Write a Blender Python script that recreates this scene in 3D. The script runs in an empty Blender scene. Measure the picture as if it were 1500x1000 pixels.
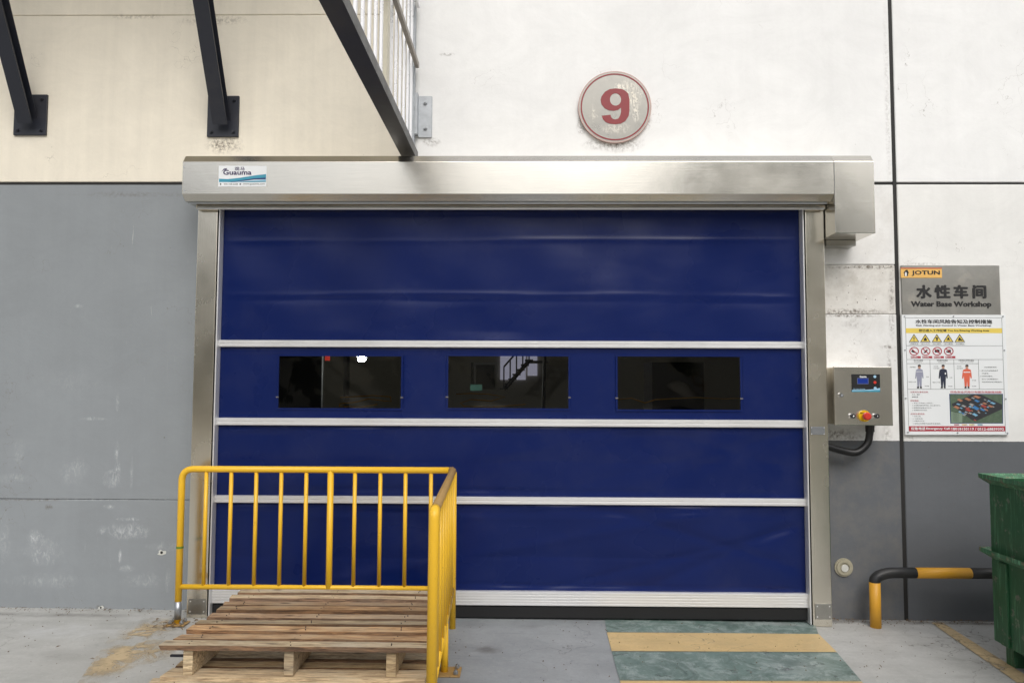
import bpy, bmesh, math, random
from mathutils import Vector, Matrix
random.seed(7)
S = bpy.context.scene
COL = S.collection
R = math.radians
# ---------------------------------------------------------------- camera
FPX = 1083.0; CX, CY = 750.0, 500.0
CR = Vector((0.99989428, 0.01403762, 0.00379068)); CU = Vector((-0.00295446, -0.05911896, 0.99824657)); CF = Vector((-0.01423711, 0.99815224, 0.05907124))
DIST, EYE = 4.6, 1.396
CAM = Vector((0, -DIST, EYE))
cam = bpy.data.objects.new('camera', bpy.data.cameras.new('camera')); COL.objects.link(cam)
cam.data.sensor_width = 36; cam.data.lens = 36 * FPX / 1500; cam.data.clip_start = 0.05; cam.data.clip_end = 500
cam.matrix_world = Matrix(((CR.x, CU.x, -CF.x, CAM.x), (CR.y, CU.y, -CF.y, CAM.y), (CR.z, CU.z, -CF.z, CAM.z), (0, 0, 0, 1)))
S.camera = cam
# ---------------------------------------------------------------- world, sun, exposure
SUN_EL, SUN_AZ = R(46), R(14)      # azimuth: from straight in front of the wall, towards the right
w = bpy.data.worlds.new('World'); S.world = w; w.use_nodes = True
nt = w.node_tree; nt.nodes.clear()
sky = nt.nodes.new('ShaderNodeTexSky'); sky.sky_type = 'NISHITA'; sky.sun_disc = False
sky.sun_elevation = SUN_EL; sky.sun_rotation = math.pi - SUN_AZ
sky.air_density = 1.0; sky.dust_density = 4.0; sky.ozone_density = 1.0
hs = nt.nodes.new('ShaderNodeHueSaturation'); hs.inputs['Saturation'].default_value = 0.28
bg = nt.nodes.new('ShaderNodeBackground'); bg.inputs['Strength'].default_value = 0.15
wo = nt.nodes.new('ShaderNodeOutputWorld')
nt.links.new(sky.outputs[0], hs.inputs['Color']); nt.links.new(hs.outputs[0], bg.inputs[0]); nt.links.new(bg.outputs[0], wo.inputs[0])
sl = bpy.data.lights.new('sun', 'SUN'); sl.energy = 1.0; sl.angle = R(40); sl.color = (1.0, 0.965, 0.915)
sun = bpy.data.objects.new('sun', sl); COL.objects.link(sun)
sun.rotation_euler = Vector((math.sin(SUN_AZ) * math.cos(SUN_EL), -math.cos(SUN_AZ) * math.cos(SUN_EL), math.sin(SUN_EL))).to_track_quat('Z', 'Y').to_euler()
S.view_settings.view_transform = 'Standard'; S.view_settings.look = 'None'; S.view_settings.gamma = 1; S.view_settings.use_curve_mapping = False
S.view_settings.exposure = 0.02
S.render.engine = 'CYCLES'
# ---------------------------------------------------------------- measuring helpers (photo pixel -> point on a plane of the place)
SLOPE = -0.006
def ray(px, py): return CR * ((px - CX) / FPX) - CU * ((py - CY) / FPX) + CF
def W(px, py, Y=0.0):
    v = ray(px, py); return CAM + v * ((Y + DIST) / v.y)
def G(px, py, Z=0.0):
    v = ray(px, py); return CAM + v * ((Z - CAM.z) / (v.z - SLOPE * v.x))
def gz(x): return SLOPE * x
# ---------------------------------------------------------------- materials
def srgb(r, g, b):
    f = lambda c: (c / 255) / 12.92 if c / 255 <= 0.04045 else ((c / 255 + 0.055) / 1.055) ** 2.4
    return (f(r), f(g), f(b))
class NT:
    def __init__(s, name):
        s.m = bpy.data.materials.new(name); s.m.use_nodes = True; s.t = s.m.node_tree; s.t.nodes.clear()
        s.out = s.t.nodes.new('ShaderNodeOutputMaterial')
    def n(s, typ, props=None, **ins):
        nd = s.t.nodes.new(typ)
        for k, v in (props or {}).items(): setattr(nd, k, v)
        for k, v in ins.items():
            k = int(k[1:]) if k[0] == '_' and k[1:].isdigit() else k.replace('_', ' ')
            s.set(nd, k, v)
        return nd
    def set(s, nd, k, v):
        i = nd.inputs[k]
        if isinstance(v, bpy.types.NodeSocket): s.t.links.new(v, i)
        elif isinstance(v, bpy.types.Node): s.t.links.new(v.outputs[0], i)
        else:
            if isinstance(v, (tuple, list)) and len(v) == 3 and i.type == 'RGBA': v = (*v, 1)
            i.default_value = v
    def math(s, op, a, b=0.0, clamp=False): return s.n('ShaderNodeMath', {'operation': op, 'use_clamp': clamp}, _0=a, _1=b).outputs[0]
    def ramp(s, v, a, b, lo=0.0, hi=1.0): return s.n('ShaderNodeMapRange', None, Value=v, From_Min=a, From_Max=b, To_Min=lo, To_Max=hi).outputs[0]
    def mix(s, f, a, b):
        nd = s.t.nodes.new('ShaderNodeMix'); nd.data_type = 'RGBA'
        s.set(nd, 0, f); s.set(nd, 6, a); s.set(nd, 7, b); return nd.outputs[2]
    def pos(s, scale=(1, 1, 1), obj=False):
        if obj: p = s.n('ShaderNodeTexCoord').outputs['Object']
        else: p = s.n('ShaderNodeNewGeometry').outputs['Position']
        return s.n('ShaderNodeMapping', None, Vector=p, Scale=scale).outputs[0]
    def noise(s, vec, scale, detail=4, rough=0.55, dist=0.0):
        return s.n('ShaderNodeTexNoise', None, Vector=vec, Scale=scale, Detail=detail, Roughness=rough, Distortion=dist).outputs[0]
    def blob(s, lst, ground=False):
        """soft-edged patches given in metres on the wall (x, z) or the ground (x, y): real stains with a place of their own"""
        p = s.n('ShaderNodeNewGeometry').outputs['Position']
        nz = s.noise(p, 9, 5, 0.65); acc = None
        for (x, z, rx, rz, st) in lst:
            v = s.n('ShaderNodeVectorMath', {'operation': 'SUBTRACT'}, _0=p, _1=(x, z, 0) if ground else (x, 0, z)).outputs[0]
            v = s.n('ShaderNodeVectorMath', {'operation': 'MULTIPLY'}, _0=v, _1=(1 / rx, 1 / rz, 0) if ground else (1 / rx, 0, 1 / rz)).outputs[0]
            l = s.n('ShaderNodeVectorMath', {'operation': 'LENGTH'}, _0=v).outputs['Value']
            l = s.math('ADD', l, s.ramp(nz, 0, 1, -0.7, 0.7))
            k = s.ramp(l, 1.0, 0.2, 0.0, st)
            acc = k if acc is None else s.math('MAXIMUM', acc, k)
        return acc
    def done(s, color, rough=0.6, metal=0.0, bump=None, bs=0.1, bd=0.01, **kw):
        p = s.n('ShaderNodeBsdfPrincipled', None, Base_Color=color, Roughness=rough, Metallic=metal, **kw)
        if bump is not None: s.set(p, 'Normal', s.n('ShaderNodeBump', None, Strength=bs, Distance=bd, Height=bump))
        s.t.links.new(p.outputs[0], s.out.inputs[0]); return s.m
def plain(name, c, rough=0.5, metal=0.0, var=0.12, sc=12, bs=0.06, **kw):
    s = NT(name); v = s.noise(s.pos(), sc, 5, 0.6)
    col = s.mix(v, tuple(x * (1 - var) for x in c), tuple(min(1, x * (1 + var)) for x in c))
    return s.done(col, s.ramp(v, 0.2, 0.8, max(0, rough - 0.08), min(1, rough + 0.08)), metal, v, bs, 0.004, **kw)
def wall_mat(name, up, low=None, zs=0.0, stains=(), scuffs=(), dirt=0.0, rough=0.7, scr=0.3, streak=0.035):
    s = NT(name); P = s.pos()
    big = s.noise(P, 0.9, 4, 0.5); fine = s.noise(P, 45, 4, 0.6); mid = s.noise(P, 5, 5, 0.65)
    vs = s.noise(s.pos((7, 1, 0.35)), 2.0, 4, 0.6)
    base = up
    if low is not None:
        z = s.n('ShaderNodeSeparateXYZ', None, Vector=s.n('ShaderNodeNewGeometry').outputs['Position']).outputs[2]
        z = s.math('ADD', z, s.ramp(s.noise(P, 60, 3), 0, 1, -0.003, 0.003))
        base = s.mix(s.math('GREATER_THAN', z, zs), low, up)
    k = s.math('MULTIPLY', s.ramp(big, 0.3, 0.7, 0.95, 1.04), s.ramp(mid, 0.25, 0.75, 0.965, 1.03))
    k = s.math('MULTIPLY', k, s.ramp(s.noise(s.pos((.8, 1, 1.3)), 2.6, 9, .8, .8), .38, .66, 1.03, .955))
    k = s.math('MULTIPLY', k, s.ramp(vs, 0.35, 0.7, 1.0, 1 - streak))
    col = s.n('ShaderNodeVectorMath', {'operation': 'SCALE'}, _0=base, Scale=k).outputs[0]
    # thin pale scrapes and small dark pocks
    sc = s.noise(s.pos((14, 1, 1.6)), 3.0, 6, 0.7, 0.6)
    sc = s.math('MULTIPLY', s.ramp(sc, 0.66, 0.74), s.ramp(s.noise(P, 1.4, 3), 0.48, 0.62))
    col = s.mix(s.math('MULTIPLY', sc, scr), col, (0.62, 0.62, 0.62))
    pk = s.math('MULTIPLY', s.ramp(s.noise(P, 38, 2, 0.5), 0.745, 0.79), s.ramp(s.noise(P, 2.3, 2), 0.5, 0.6))
    col = s.mix(s.math('MULTIPLY', pk, 0.6), col, (0.09, 0.07, 0.05))
    # hairline cracks
    cv = s.n('ShaderNodeTexVoronoi', {'feature': 'DISTANCE_TO_EDGE'}, Vector=s.n('ShaderNodeVectorMath', {'operation': 'ADD'}, _0=P, _1=s.n('ShaderNodeTexNoise', None, Vector=P, Scale=4, Detail=4).outputs['Color']).outputs[0], Scale=2.2).outputs[0]
    ck = s.math('MULTIPLY', s.ramp(cv, 0.004, 0.0), s.ramp(s.noise(P, 1.7, 3, 0.5), 0.56, 0.62))
    col = s.mix(s.math('MULTIPLY', ck, 0.55), col, (0.12, 0.09, 0.06))
    if dirt:
        d = s.math('MULTIPLY', s.ramp(s.noise(P, 6, 7, 0.72), 0.42, 0.75), dirt)
        col = s.mix(d, col, (0.30, 0.26, 0.20))
        sp = s.ramp(s.noise(P, 55, 2, 0.5), 0.70, 0.76)
        col = s.mix(s.math('MULTIPLY', sp, min(1, dirt * 1.5)), col, (0.10, 0.07, 0.05))
    if stains:
        b = s.blob(stains); b = s.math('MULTIPLY', b, s.ramp(s.noise(P, 50, 4, 0.7), 0.42, 0.62))
        col = s.mix(b, col, (0.10, 0.07, 0.045))
    if scuffs:
        b = s.blob(scuffs); b = s.math('MULTIPLY', b, s.math('MAXIMUM', s.ramp(s.noise(s.pos((1.6, 1, .8)), 22, 9, 0.85, .6), 0.47, 0.60), s.ramp(s.noise(P, 9, 4, .6), .4, .8, 0, .45)))
        col = s.mix(b, col, (0.62, 0.64, 0.66))
    h = s.math('ADD', s.math('MULTIPLY', mid, 1.0), s.math('MULTIPLY', fine, 0.12))
    h = s.math('SUBTRACT', h, s.math('MULTIPLY', ck, 0.5))
    return s.done(col, s.ramp(mid, 0.3, 0.7, rough - 0.08, rough + 0.08), 0, h, 0.22, 0.012)
def steel(name, c=(0.60, 0.585, 0.55), rough=0.27, axis='x', var=0.06, bs=0.02, dirt=0.12):
    s = NT(name)
    sc = {'x': (0.6, 60, 60), 'z': (60, 60, 0.6), 'n': (6, 6, 6)}[axis]
    br = s.noise(s.pos(sc), 6, 4, 0.6); big = s.noise(s.pos(), 2.2, 4, 0.55); sm = s.noise(s.pos(), 8, 6, 0.7)
    k = s.math('ADD', s.ramp(br, 0.2, 0.8, 1 - var, 1 + var), s.ramp(big, 0.3, 0.7, -0.04, 0.04))
    col = s.n('ShaderNodeVectorMath', {'operation': 'SCALE'}, _0=c, Scale=k).outputs[0]
    dm = s.math('MULTIPLY', s.ramp(sm, 0.52, 0.72), dirt)
    col = s.mix(dm, col, (0.30, 0.26, 0.20))
    ro = s.math('ADD', s.ramp(big, 0.3, 0.7, rough - 0.05, rough + 0.05), s.math('MULTIPLY', dm, 0.6))
    hb = s.math('ADD', s.math('MULTIPLY', br, 0.25), s.math('MULTIPLY', big, 2.5))
    return s.done(col, ro, 1.0, hb, bs * 4, 0.01)
def wood_mat(name, c1, c2, c3):
    s = NT(name)
    oi = s.n('ShaderNodeObjectInfo').outputs['Random']
    off = s.n('ShaderNodeCombineXYZ', None, X=s.math('MULTIPLY', oi, 37.0), Y=s.math('MULTIPLY', oi, 91.0), Z=s.math('MULTIPLY', oi, 13.0))
    p0 = s.n('ShaderNodeVectorMath', {'operation': 'ADD'}, _0=s.n('ShaderNodeTexCoord').outputs['Object'], _1=off).outputs[0]
    mp = lambda sc: s.n('ShaderNodeMapping', None, Vector=p0, Scale=sc).outputs[0]
    g1 = s.noise(mp((2.0, 24, 24)), 3.0, 6, 0.7, 1.2); g2 = s.noise(mp((2.5, 140, 140)), 2.0, 3, 0.6)
    bl = s.noise(mp((2.2, 5, 5)), 1.6, 5, 0.65)
    col = s.mix(s.ramp(g1, 0.42, 0.58), tuple(x * .8 for x in c1), tuple(x * 1.12 for x in c2))
    col = s.mix(s.ramp(bl, 0.45, 0.68), col, c3)
    col = s.mix(s.ramp(g2, 0.55, 0.72, 0, 0.5), col, tuple(x * 0.5 for x in c1))
    kn = s.n('ShaderNodeTexVoronoi', None, Vector=mp((3.0, 9, 9)), Scale=1.3, Randomness=1.0).outputs[0]
    col = s.mix(s.ramp(kn, 0.14, 0.06, 0, 0.85), col, (0.05, 0.028, 0.015))
    dk = s.ramp(s.noise(mp((2.5, 30, 30)), 1.5, 6, 0.75), 0.54, 0.68, 0, 0.75)
    col = s.mix(dk, col, (0.07, 0.045, 0.028))
    tint = s.ramp(oi, 0, 1, 0.66, 1.22)
    col = s.n('ShaderNodeVectorMath', {'operation': 'SCALE'}, _0=col, Scale=tint).outputs[0]
    gry = s.ramp(s.math('FRACT', s.math('MULTIPLY', oi, 7.3)), 0.3, 1.0, 0, 0.18)
    hsv = s.n('ShaderNodeHueSaturation', None, Color=col, Saturation=s.math('SUBTRACT', 1.0, gry))
    h = s.math('ADD', g1, s.math('MULTIPLY', g2, 0.5))
    return s.done(hsv.outputs[0], 0.78, 0, h, 0.5, 0.004)
def paint(name, c, rough=0.4, chip=(0.12, 0.08, 0.05), amt=0.5, th=0.66, dirt=0.2, sc=22, scratch=0.0):
    s = NT(name); P = s.pos()
    v = s.noise(P, 6, 5, 0.6); ch = s.ramp(s.noise(P, sc, 6, 0.7), th, th + 0.05)
    ds = s.ramp(s.noise(P, 3.0, 6, 0.7), 0.5, 0.8, 0, dirt)
    col = s.mix(v, tuple(x * 0.88 for x in c), tuple(x * 1.1 for x in c))
    col = s.mix(ds, col, (0.16, 0.13, 0.09)); col = s.mix(s.math('MULTIPLY', ch, amt), col, chip)
    if scratch:
        for an, sx_ in ((12, 45), (-70, 60), (80, 30)):
            q_ = s.n('ShaderNodeMapping', None, Vector=s.n('ShaderNodeNewGeometry').outputs['Position'], Rotation=(R(an), R(an), 0), Scale=(sx_, sx_, 2.2)).outputs[0]
            col = s.mix(s.math('MULTIPLY', s.ramp(s.noise(q_, 1.5, 5, .7, .3), .585, .625), scratch), col, tuple(min(1, x * 3 + .08) for x in c))
    h = s.math('SUBTRACT', s.math('MULTIPLY', s.noise(P, 90, 3), 0.15), s.math('MULTIPLY', ch, 0.5))
    return s.done(col, s.ramp(v, 0.3, 0.7, rough - 0.06, rough + 0.1), 0, h, 0.2, 0.003)

WP = lambda px, py: (W(px, py).x, W(px, py).z)
def bl(px, py, rx, ry, st): x, z = WP(px, py); return (x, z, rx / 235, ry / 235, st)
m_cream = wall_mat('cream_render', (0.85, 0.79, 0.665), stains=[bl(330, 212, 34, 16, .9), bl(610, 205, 14, 10, .8), bl(310, 30, 60, 10, .55), bl(200, 25, 50, 5, .5)], streak=0.06)
m_white = wall_mat('white_render', (0.84, 0.84, 0.83), stains=[bl(901, 212, 48, 14, .75), bl(853, 185, 9, 18, .8), bl(948, 180, 9, 14, .6), bl(632, 208, 16, 9, .9), bl(655, 80, 14, 3, .7), bl(1300, 165, 5, 200, .25)], streak=0.025)
m_grey_l = wall_mat('grey_render_left', (0.262, 0.283, 0.298), scr=0.6, stains=[bl(148, 890, 10, 5, .9), bl(72, 742, 9, 5, .7), bl(200, 285, 120, 5, .35), bl(100, 895, 200, 4, .8), bl(50, 732, 60, 2, .6)],
    scuffs=[bl(50, 786, 12, 14, .9), bl(62, 806, 30, 22, .65), bl(190, 778, 38, 14, .6), bl(165, 702, 14, 14, .8), bl(171, 662, 4, 14, .8), bl(186, 832, 14, 6, .8), bl(150, 775, 8, 8, .7), bl(110, 690, 25, 20, .35), bl(115, 448, 9, 4, .6),
            bl(5, 790, 12, 40, .3), bl(246, 848, 5, 18, .45), bl(193, 690, 3, 30, .5), bl(172, 590, 3, 16, .5), bl(140, 613, 25, 3, .5), bl(235, 800, 30, 8, .3), bl(120, 731, 140, 1.6, .55), bl(235, 731, 40, 1.5, .5), bl(20, 700, 30, 10, .3), bl(210, 850, 30, 12, .35), bl(70, 850, 60, 12, .3), bl(172, 690, 5, 22, .6), bl(188, 760, 20, 3, .8), bl(160, 742, 10, 4, .8), bl(176, 815, 3, 12, .8), bl(28, 660, 10, 25, .25), bl(100, 560, 60, 20, .12)])
m_white_r = wall_mat('white_over_grey_render', (0.82, 0.815, 0.80), (0.118, 0.126, 0.138), WP(1260, 645)[1], stains=[bl(1245, 640, 40, 6, .5), bl(1300, 635, 10, 16, .5), bl(1280, 392, 70, 4, .8), bl(1240, 462, 60, 4, .9), bl(1303, 560, 5, 60, .7), bl(1225, 635, 30, 10, .8), bl(1306, 470, 5, 30, .6), bl(1300, 508, 12, 3, .9), bl(1250, 475, 20, 8, .4)], dirt=0.26, scr=0.12)
m_white_f = wall_mat('white_over_grey_render_far', (0.83, 0.825, 0.80), (0.122, 0.130, 0.142), WP(1400, 646)[1], stains=[bl(1335, 642, 12, 4, .5), bl(1350, 387, 40, 3, .5)], scr=0.22)
m_patch = wall_mat('grubby_plaster_patch', (0.74, 0.72, 0.68), dirt=0.6, stains=[bl(1240, 457, 70, 6, 1.), bl(1280, 391, 80, 4, 1.), bl(1306, 430, 5, 40, .6)], scr=0.1)
m_joint = plain('black_sealant', (0.018, 0.017, 0.016), 0.75, var=0.5, sc=40, bs=0.6)
m_steelx = steel('brushed_steel_long', (0.67, 0.645, 0.585), axis='x', rough=0.22, dirt=0.0)
m_steelz = steel('brushed_steel_upright', (0.76, 0.715, 0.62), axis='z', rough=0.25, dirt=0.03)
m_steelbox = steel('brushed_steel_box', (0.86, 0.83, 0.76), axis='z', rough=0.22, bs=0.008, dirt=0.06)
m_steelsign = steel('weathered_steel_plate', (0.42, 0.41, 0.38), axis='n', rough=0.34, dirt=0.35)
m_alu = plain('satin_aluminium', (0.82, 0.82, 0.82), 0.35, 0.45, var=0.04, sc=5, bs=0.02)
m_galv = plain('galvanised_steel', (0.42, 0.44, 0.46), 0.42, 0.9, var=0.25, sc=30)
m_grille = plain('grille_steel', (0.85, 0.85, 0.86), 0.3, 0.35, var=0.12, sc=14)
m_rubber = plain('black_rubber', (0.008, 0.008, 0.009), 0.6, var=0.3)
m_black = plain('black_plastic', (0.012, 0.012, 0.013), 0.42, var=0.3)
m_navy = paint('dark_beam_paint', (0.020, 0.023, 0.034), 0.42, (0.1, 0.06, 0.04), 0.35, 0.72, 0.15)
m_beam = paint('dark_channel_paint', (0.045, 0.044, 0.046), 0.4, (0.2, 0.18, 0.15), 0.4, 0.68, 0.3)
m_yel = paint('yellow_rail_paint', (0.88, 0.515, 0.026), 0.36, (0.22, 0.10, 0.03), 0.7, 0.655, 0.2, 30)
m_yel2 = paint('worn_handrail_paint', (0.36, 0.22, 0.075), 0.5, (0.15, 0.09, 0.05), 0.6, 0.60, 0.5, 30)
m_yelb = paint('yellow_guard_paint', (0.72, 0.36, 0.030), 0.45, (0.2, 0.12, 0.06), 0.5, 0.70, 0.2)
m_blk = paint('black_guard_paint', (0.018, 0.019, 0.021), 0.45, (0.2, 0.2, 0.2), 0.5, 0.70, 0.2)
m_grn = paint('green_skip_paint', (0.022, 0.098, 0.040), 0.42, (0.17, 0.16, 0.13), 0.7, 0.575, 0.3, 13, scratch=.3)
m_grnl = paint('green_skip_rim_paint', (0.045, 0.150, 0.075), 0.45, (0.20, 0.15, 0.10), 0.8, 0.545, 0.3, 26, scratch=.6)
m_wood = wood_mat('pallet_wood', (0.30, 0.165, 0.078), (0.52, 0.335, 0.175), (0.43, 0.32, 0.20))
m_woodl = wood_mat('pale_pallet_wood', (0.40, 0.26, 0.125), (0.56, 0.41, 0.22), (0.48, 0.38, 0.24))
m_woodg = wood_mat('weathered_pallet_wood', (0.36, 0.255, 0.145), (0.58, 0.46, 0.29), (0.50, 0.42, 0.30))
m_red = plain('red_enamel', (0.24, 0.018, 0.022), 0.4, var=0.08)
m_ink = plain('black_print', (0.012, 0.012, 0.013), 0.5)
m_inkg = plain('grey_print', (0.05, 0.055, 0.06), 0.5)
m_pwhite = plain('white_print', (0.80, 0.82, 0.83), 0.35, var=0.02)
m_pred = plain('red_print', (0.42, 0.035, 0.055), 0.4)
m_pred2 = plain('pink_red_print', (0.55, 0.13, 0.17), 0.4)
m_pyel = plain('yellow_print', (0.78, 0.60, 0.12), 0.4)
m_porange = plain('orange_print', (0.80, 0.47, 0.13), 0.4)
m_orline = plain('orange_red_print', (0.58, 0.14, 0.06), 0.4)
m_logo = plain('violet_print', (0.045, 0.03, 0.10), 0.4)
m_teal = plain('teal_print', (0.05, 0.30, 0.42), 0.4)
m_tealL = plain('pale_blue_print', (0.35, 0.58, 0.75), 0.4)
m_navyp = plain('navy_print', (0.02, 0.05, 0.16), 0.4)
m_redbtn = plain('red_plastic', (0.62, 0.045, 0.03), 0.3)
m_yelbtn = plain('yellow_plastic', (0.80, 0.50, 0.01), 0.3)
m_chrome = plain('chrome', (0.75, 0.75, 0.76), 0.12, 1.0, var=0.03)
m_cap = plain('yellowed_plastic', (0.38, 0.35, 0.26), 0.5, var=0.3, sc=60)
m_capw = plain('white_plastic', (0.62, 0.62, 0.58), 0.5)
m_leaf = plain('dry_leaf', (0.13, 0.085, 0.045), 0.8, var=0.6, sc=30)
def curtain_mat():
    s = NT('blue_pvc_curtain'); P = s.pos()
    v = s.noise(P, 1.5, 4, 0.5); f = s.noise(P, 260, 2, 0.5); lo = s.noise(s.pos((0.5, 1, 2.2)), 1.6, 3, 0.5)
    col = s.mix(v, (0.0032, 0.0112, 0.080), (0.0048, 0.0150, 0.102))
    dust = s.ramp(s.noise(P, 2.6, 6, 0.7), 0.5, 0.85, 0, 0.05)
    col = s.mix(dust, col, (0.25, 0.25, 0.3))
    h = s.math('ADD', s.math('MULTIPLY', f, 0.03), s.math('MULTIPLY', lo, 1.3))
    return s.done(col, s.ramp(v, 0.3, 0.7, 0.24, 0.32), 0, h, 0.35, 0.008, Specular_IOR_Level=0.24)
m_blue = curtain_mat()
def film_mat():
    s = NT('clear_window_film'); P = s.pos()
    h = s.math('ADD', s.noise(s.pos((0.7, 1, 1.2)), 3.5, 3, 0.5), s.math('MULTIPLY', s.noise(P, 16, 2), 0.05))
    bp = s.n('ShaderNodeBump', None, Strength=0.5, Distance=0.010, Height=h)
    gl = s.n('ShaderNodeBsdfGlossy', None, Roughness=0.03, Normal=bp); tr = s.n('ShaderNodeBsdfTransparent', None, Color=(0.66, 0.66, 0.60, 1))
    fr = s.n('ShaderNodeFresnel', None, IOR=1.45, Normal=bp)
    mx = s.n('ShaderNodeMixShader', None, Fac=fr.outputs[0]); s.t.links.new(tr.outputs[0], mx.inputs[1]); s.t.links.new(gl.outputs[0], mx.inputs[2])
    s.t.links.new(mx.outputs[0], s.out.inputs[0]); return s.m
m_film = film_mat()
def concrete(name, c, c2, stains=(), pale=(), wear=None, rough=0.62, mott=0.0):
    s = NT(name); P = s.pos()
    a = s.noise(P, 0.7, 5, 0.6, 0.4); b = s.noise(P, 5.5, 7, 0.68); fi = s.noise(P, 70, 3, 0.6)
    st = s.noise(s.pos((0.7, 2.4, 1)), 2.2, 6, 0.65, 1.2)
    col = s.mix(s.ramp(a, 0.32, 0.68), c, c2)
    col = s.mix(s.ramp(st, 0.48, 0.75, 0, 0.32), col, tuple(x * 0.72 for x in c))
    k = s.math('MULTIPLY', s.ramp(b, 0.25, 0.75, 0.86, 1.12), s.ramp(fi, 0.2, 0.8, 0.95, 1.05))
    col = s.n('ShaderNodeVectorMath', {'operation': 'SCALE'}, _0=col, Scale=k).outputs[0]
    sp = s.math('MULTIPLY', s.ramp(s.noise(P, 42, 2, 0.5), 0.72, 0.77), s.ramp(s.noise(P, 3.1, 2), 0.42, 0.58))
    col = s.mix(s.math('MULTIPLY', sp, 0.6), col, (0.05, 0.04, 0.03))
    cv = s.n('ShaderNodeTexVoronoi', {'feature': 'DISTANCE_TO_EDGE'}, Vector=s.n('ShaderNodeVectorMath', {'operation': 'ADD'}, _0=P, _1=s.n('ShaderNodeTexNoise', None, Vector=P, Scale=3, Detail=5).outputs['Color']).outputs[0], Scale=1.1).outputs[0]
    ck = s.math('MULTIPLY', s.ramp(cv, 0.006, 0.0), s.ramp(s.noise(P, 1.2, 3), 0.5, 0.58))
    col = s.mix(s.math('MULTIPLY', ck, 0.7), col, (0.10, 0.09, 0.075))
    ps = s.math('MULTIPLY', s.ramp(s.noise(P, 26, 9, 0.85, 0.4), 0.56, 0.66), 0.35); col = s.mix(ps, col, tuple(min(.7, x * 1.45) for x in c2))
    dd = s.math('MULTIPLY', s.ramp(s.noise(P, 11, 9, 0.85, 0.6), 0.54, 0.68), 0.40); col = s.mix(dd, col, tuple(x * .5 for x in c))
    if mott:
        mo = s.math('MULTIPLY', s.ramp(s.noise(s.pos((1.0, 1.0, 1)), 9, 9, 0.8, 0.7), 0.47, 0.62), mott)
        col = s.mix(mo, col, (0.36, 0.42, 0.41))
        mo = s.math('MULTIPLY', s.ramp(s.noise(s.pos((1.3, 1.0, 1)), 4, 8, 0.8, 1.0), 0.50, 0.66), mott)
        col = s.mix(mo, col, tuple(x * .6 for x in c))
    gs = s.math('MULTIPLY', s.ramp(s.noise(P, 120, 2, 0.5), 0.68, 0.76), 0.35); col = s.mix(gs, col, (0.12, 0.11, 0.10))
    tm = s.math('MULTIPLY', s.ramp(s.noise(s.pos((0.35, 3.0, 1)), 3.2, 7, 0.7, 0.4), 0.55, 0.70), 0.28); col = s.mix(tm, col, tuple(x * .55 for x in c))
    if stains:
        q = s.blob(stains, True); col = s.mix(s.math('MULTIPLY', q, s.ramp(b, 0.3, 0.65)), col, (0.075, 0.065, 0.055))
    if pale:
        q = s.blob(pale, True); col = s.mix(s.math('MULTIPLY', q, s.ramp(b, 0.35, 0.6)), col, (0.55, 0.56, 0.57))
    h = s.math('ADD', s.math('MULTIPLY', b, 0.6), s.math('MULTIPLY', fi, 0.3))
    ro = s.ramp(st, 0.3, 0.8, rough + 0.06, rough - 0.14)
    if wear is None: return s.done(col, ro, 0, h, 0.3, 0.006)
    p = s.n('ShaderNodeBsdfPrincipled', None, Base_Color=col, Roughness=ro); s.set(p, 'Normal', s.n('ShaderNodeBump', None, Strength=0.3, Distance=0.005, Height=h))
    msk = s.ramp(s.noise(s.pos((1, 1, 1)), 7, 8, 0.75, 0.5), wear, wear + 0.10)
    if wear > 0.4:      # ragged outline of an old, mostly gone marking
        msk = s.math('MULTIPLY', msk, s.blob([(*G(175, 962).xy[:], 0.16, 0.40, 1.0), (*G(215, 925).xy[:], 0.16, 0.30, 1.0), (*G(235, 955).xy[:], 0.1, 0.2, .7)], True))
    tr = s.n('ShaderNodeBsdfTransparent'); mx = s.n('ShaderNodeMixShader', None, Fac=msk); s.t.links.new(tr.outputs[0], mx.inputs[1]); s.t.links.new(p.outputs[0], mx.inputs[2])
    s.t.links.new(mx.outputs[0], s.out.inputs[0]); return s.m
gb = lambda px, py, rx, ry, st: (G(px, py).x, G(px, py).y, rx, ry, st)
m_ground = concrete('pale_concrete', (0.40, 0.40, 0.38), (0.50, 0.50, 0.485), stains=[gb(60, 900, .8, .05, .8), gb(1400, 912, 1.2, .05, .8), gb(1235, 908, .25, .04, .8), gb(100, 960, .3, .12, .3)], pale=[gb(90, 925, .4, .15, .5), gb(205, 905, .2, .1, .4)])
m_apron = concrete('blue_grey_floor_paint', (0.235, 0.255, 0.272), (0.335, 0.35, 0.36), stains=[gb(715, 952, .10, .07, .8), gb(775, 918, .10, .05, .4), gb(690, 915, .1, .1, .3)], rough=0.52)
m_gfp = concrete('green_floor_paint', (0.115, 0.180, 0.160), (0.185, 0.250, 0.230), pale=[gb(1130, 915, .3, .05, .5), gb(1165, 980, .2, .2, .25), gb(940, 915, .2, .04, .3)], wear=0.30, rough=0.5, mott=.8)
m_yfp = concrete('ochre_floor_paint', (0.56, 0.40, 0.185), (0.66, 0.48, 0.235), wear=0.28, rough=0.5)
m_yfl = concrete('worn_line_paint', (0.52, 0.39, 0.215), (0.58, 0.45, 0.27), wear=0.36, rough=0.6)
m_yfw = concrete('faded_marking_paint', (0.52, 0.40, 0.235), (0.58, 0.46, 0.30), wear=0.43, rough=0.6)
m_yard = concrete('sunlit_tone_concrete', (0.52, 0.46, 0.35), (0.62, 0.56, 0.44))  # sunlit warmth of the far yard is put into this base colour
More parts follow.
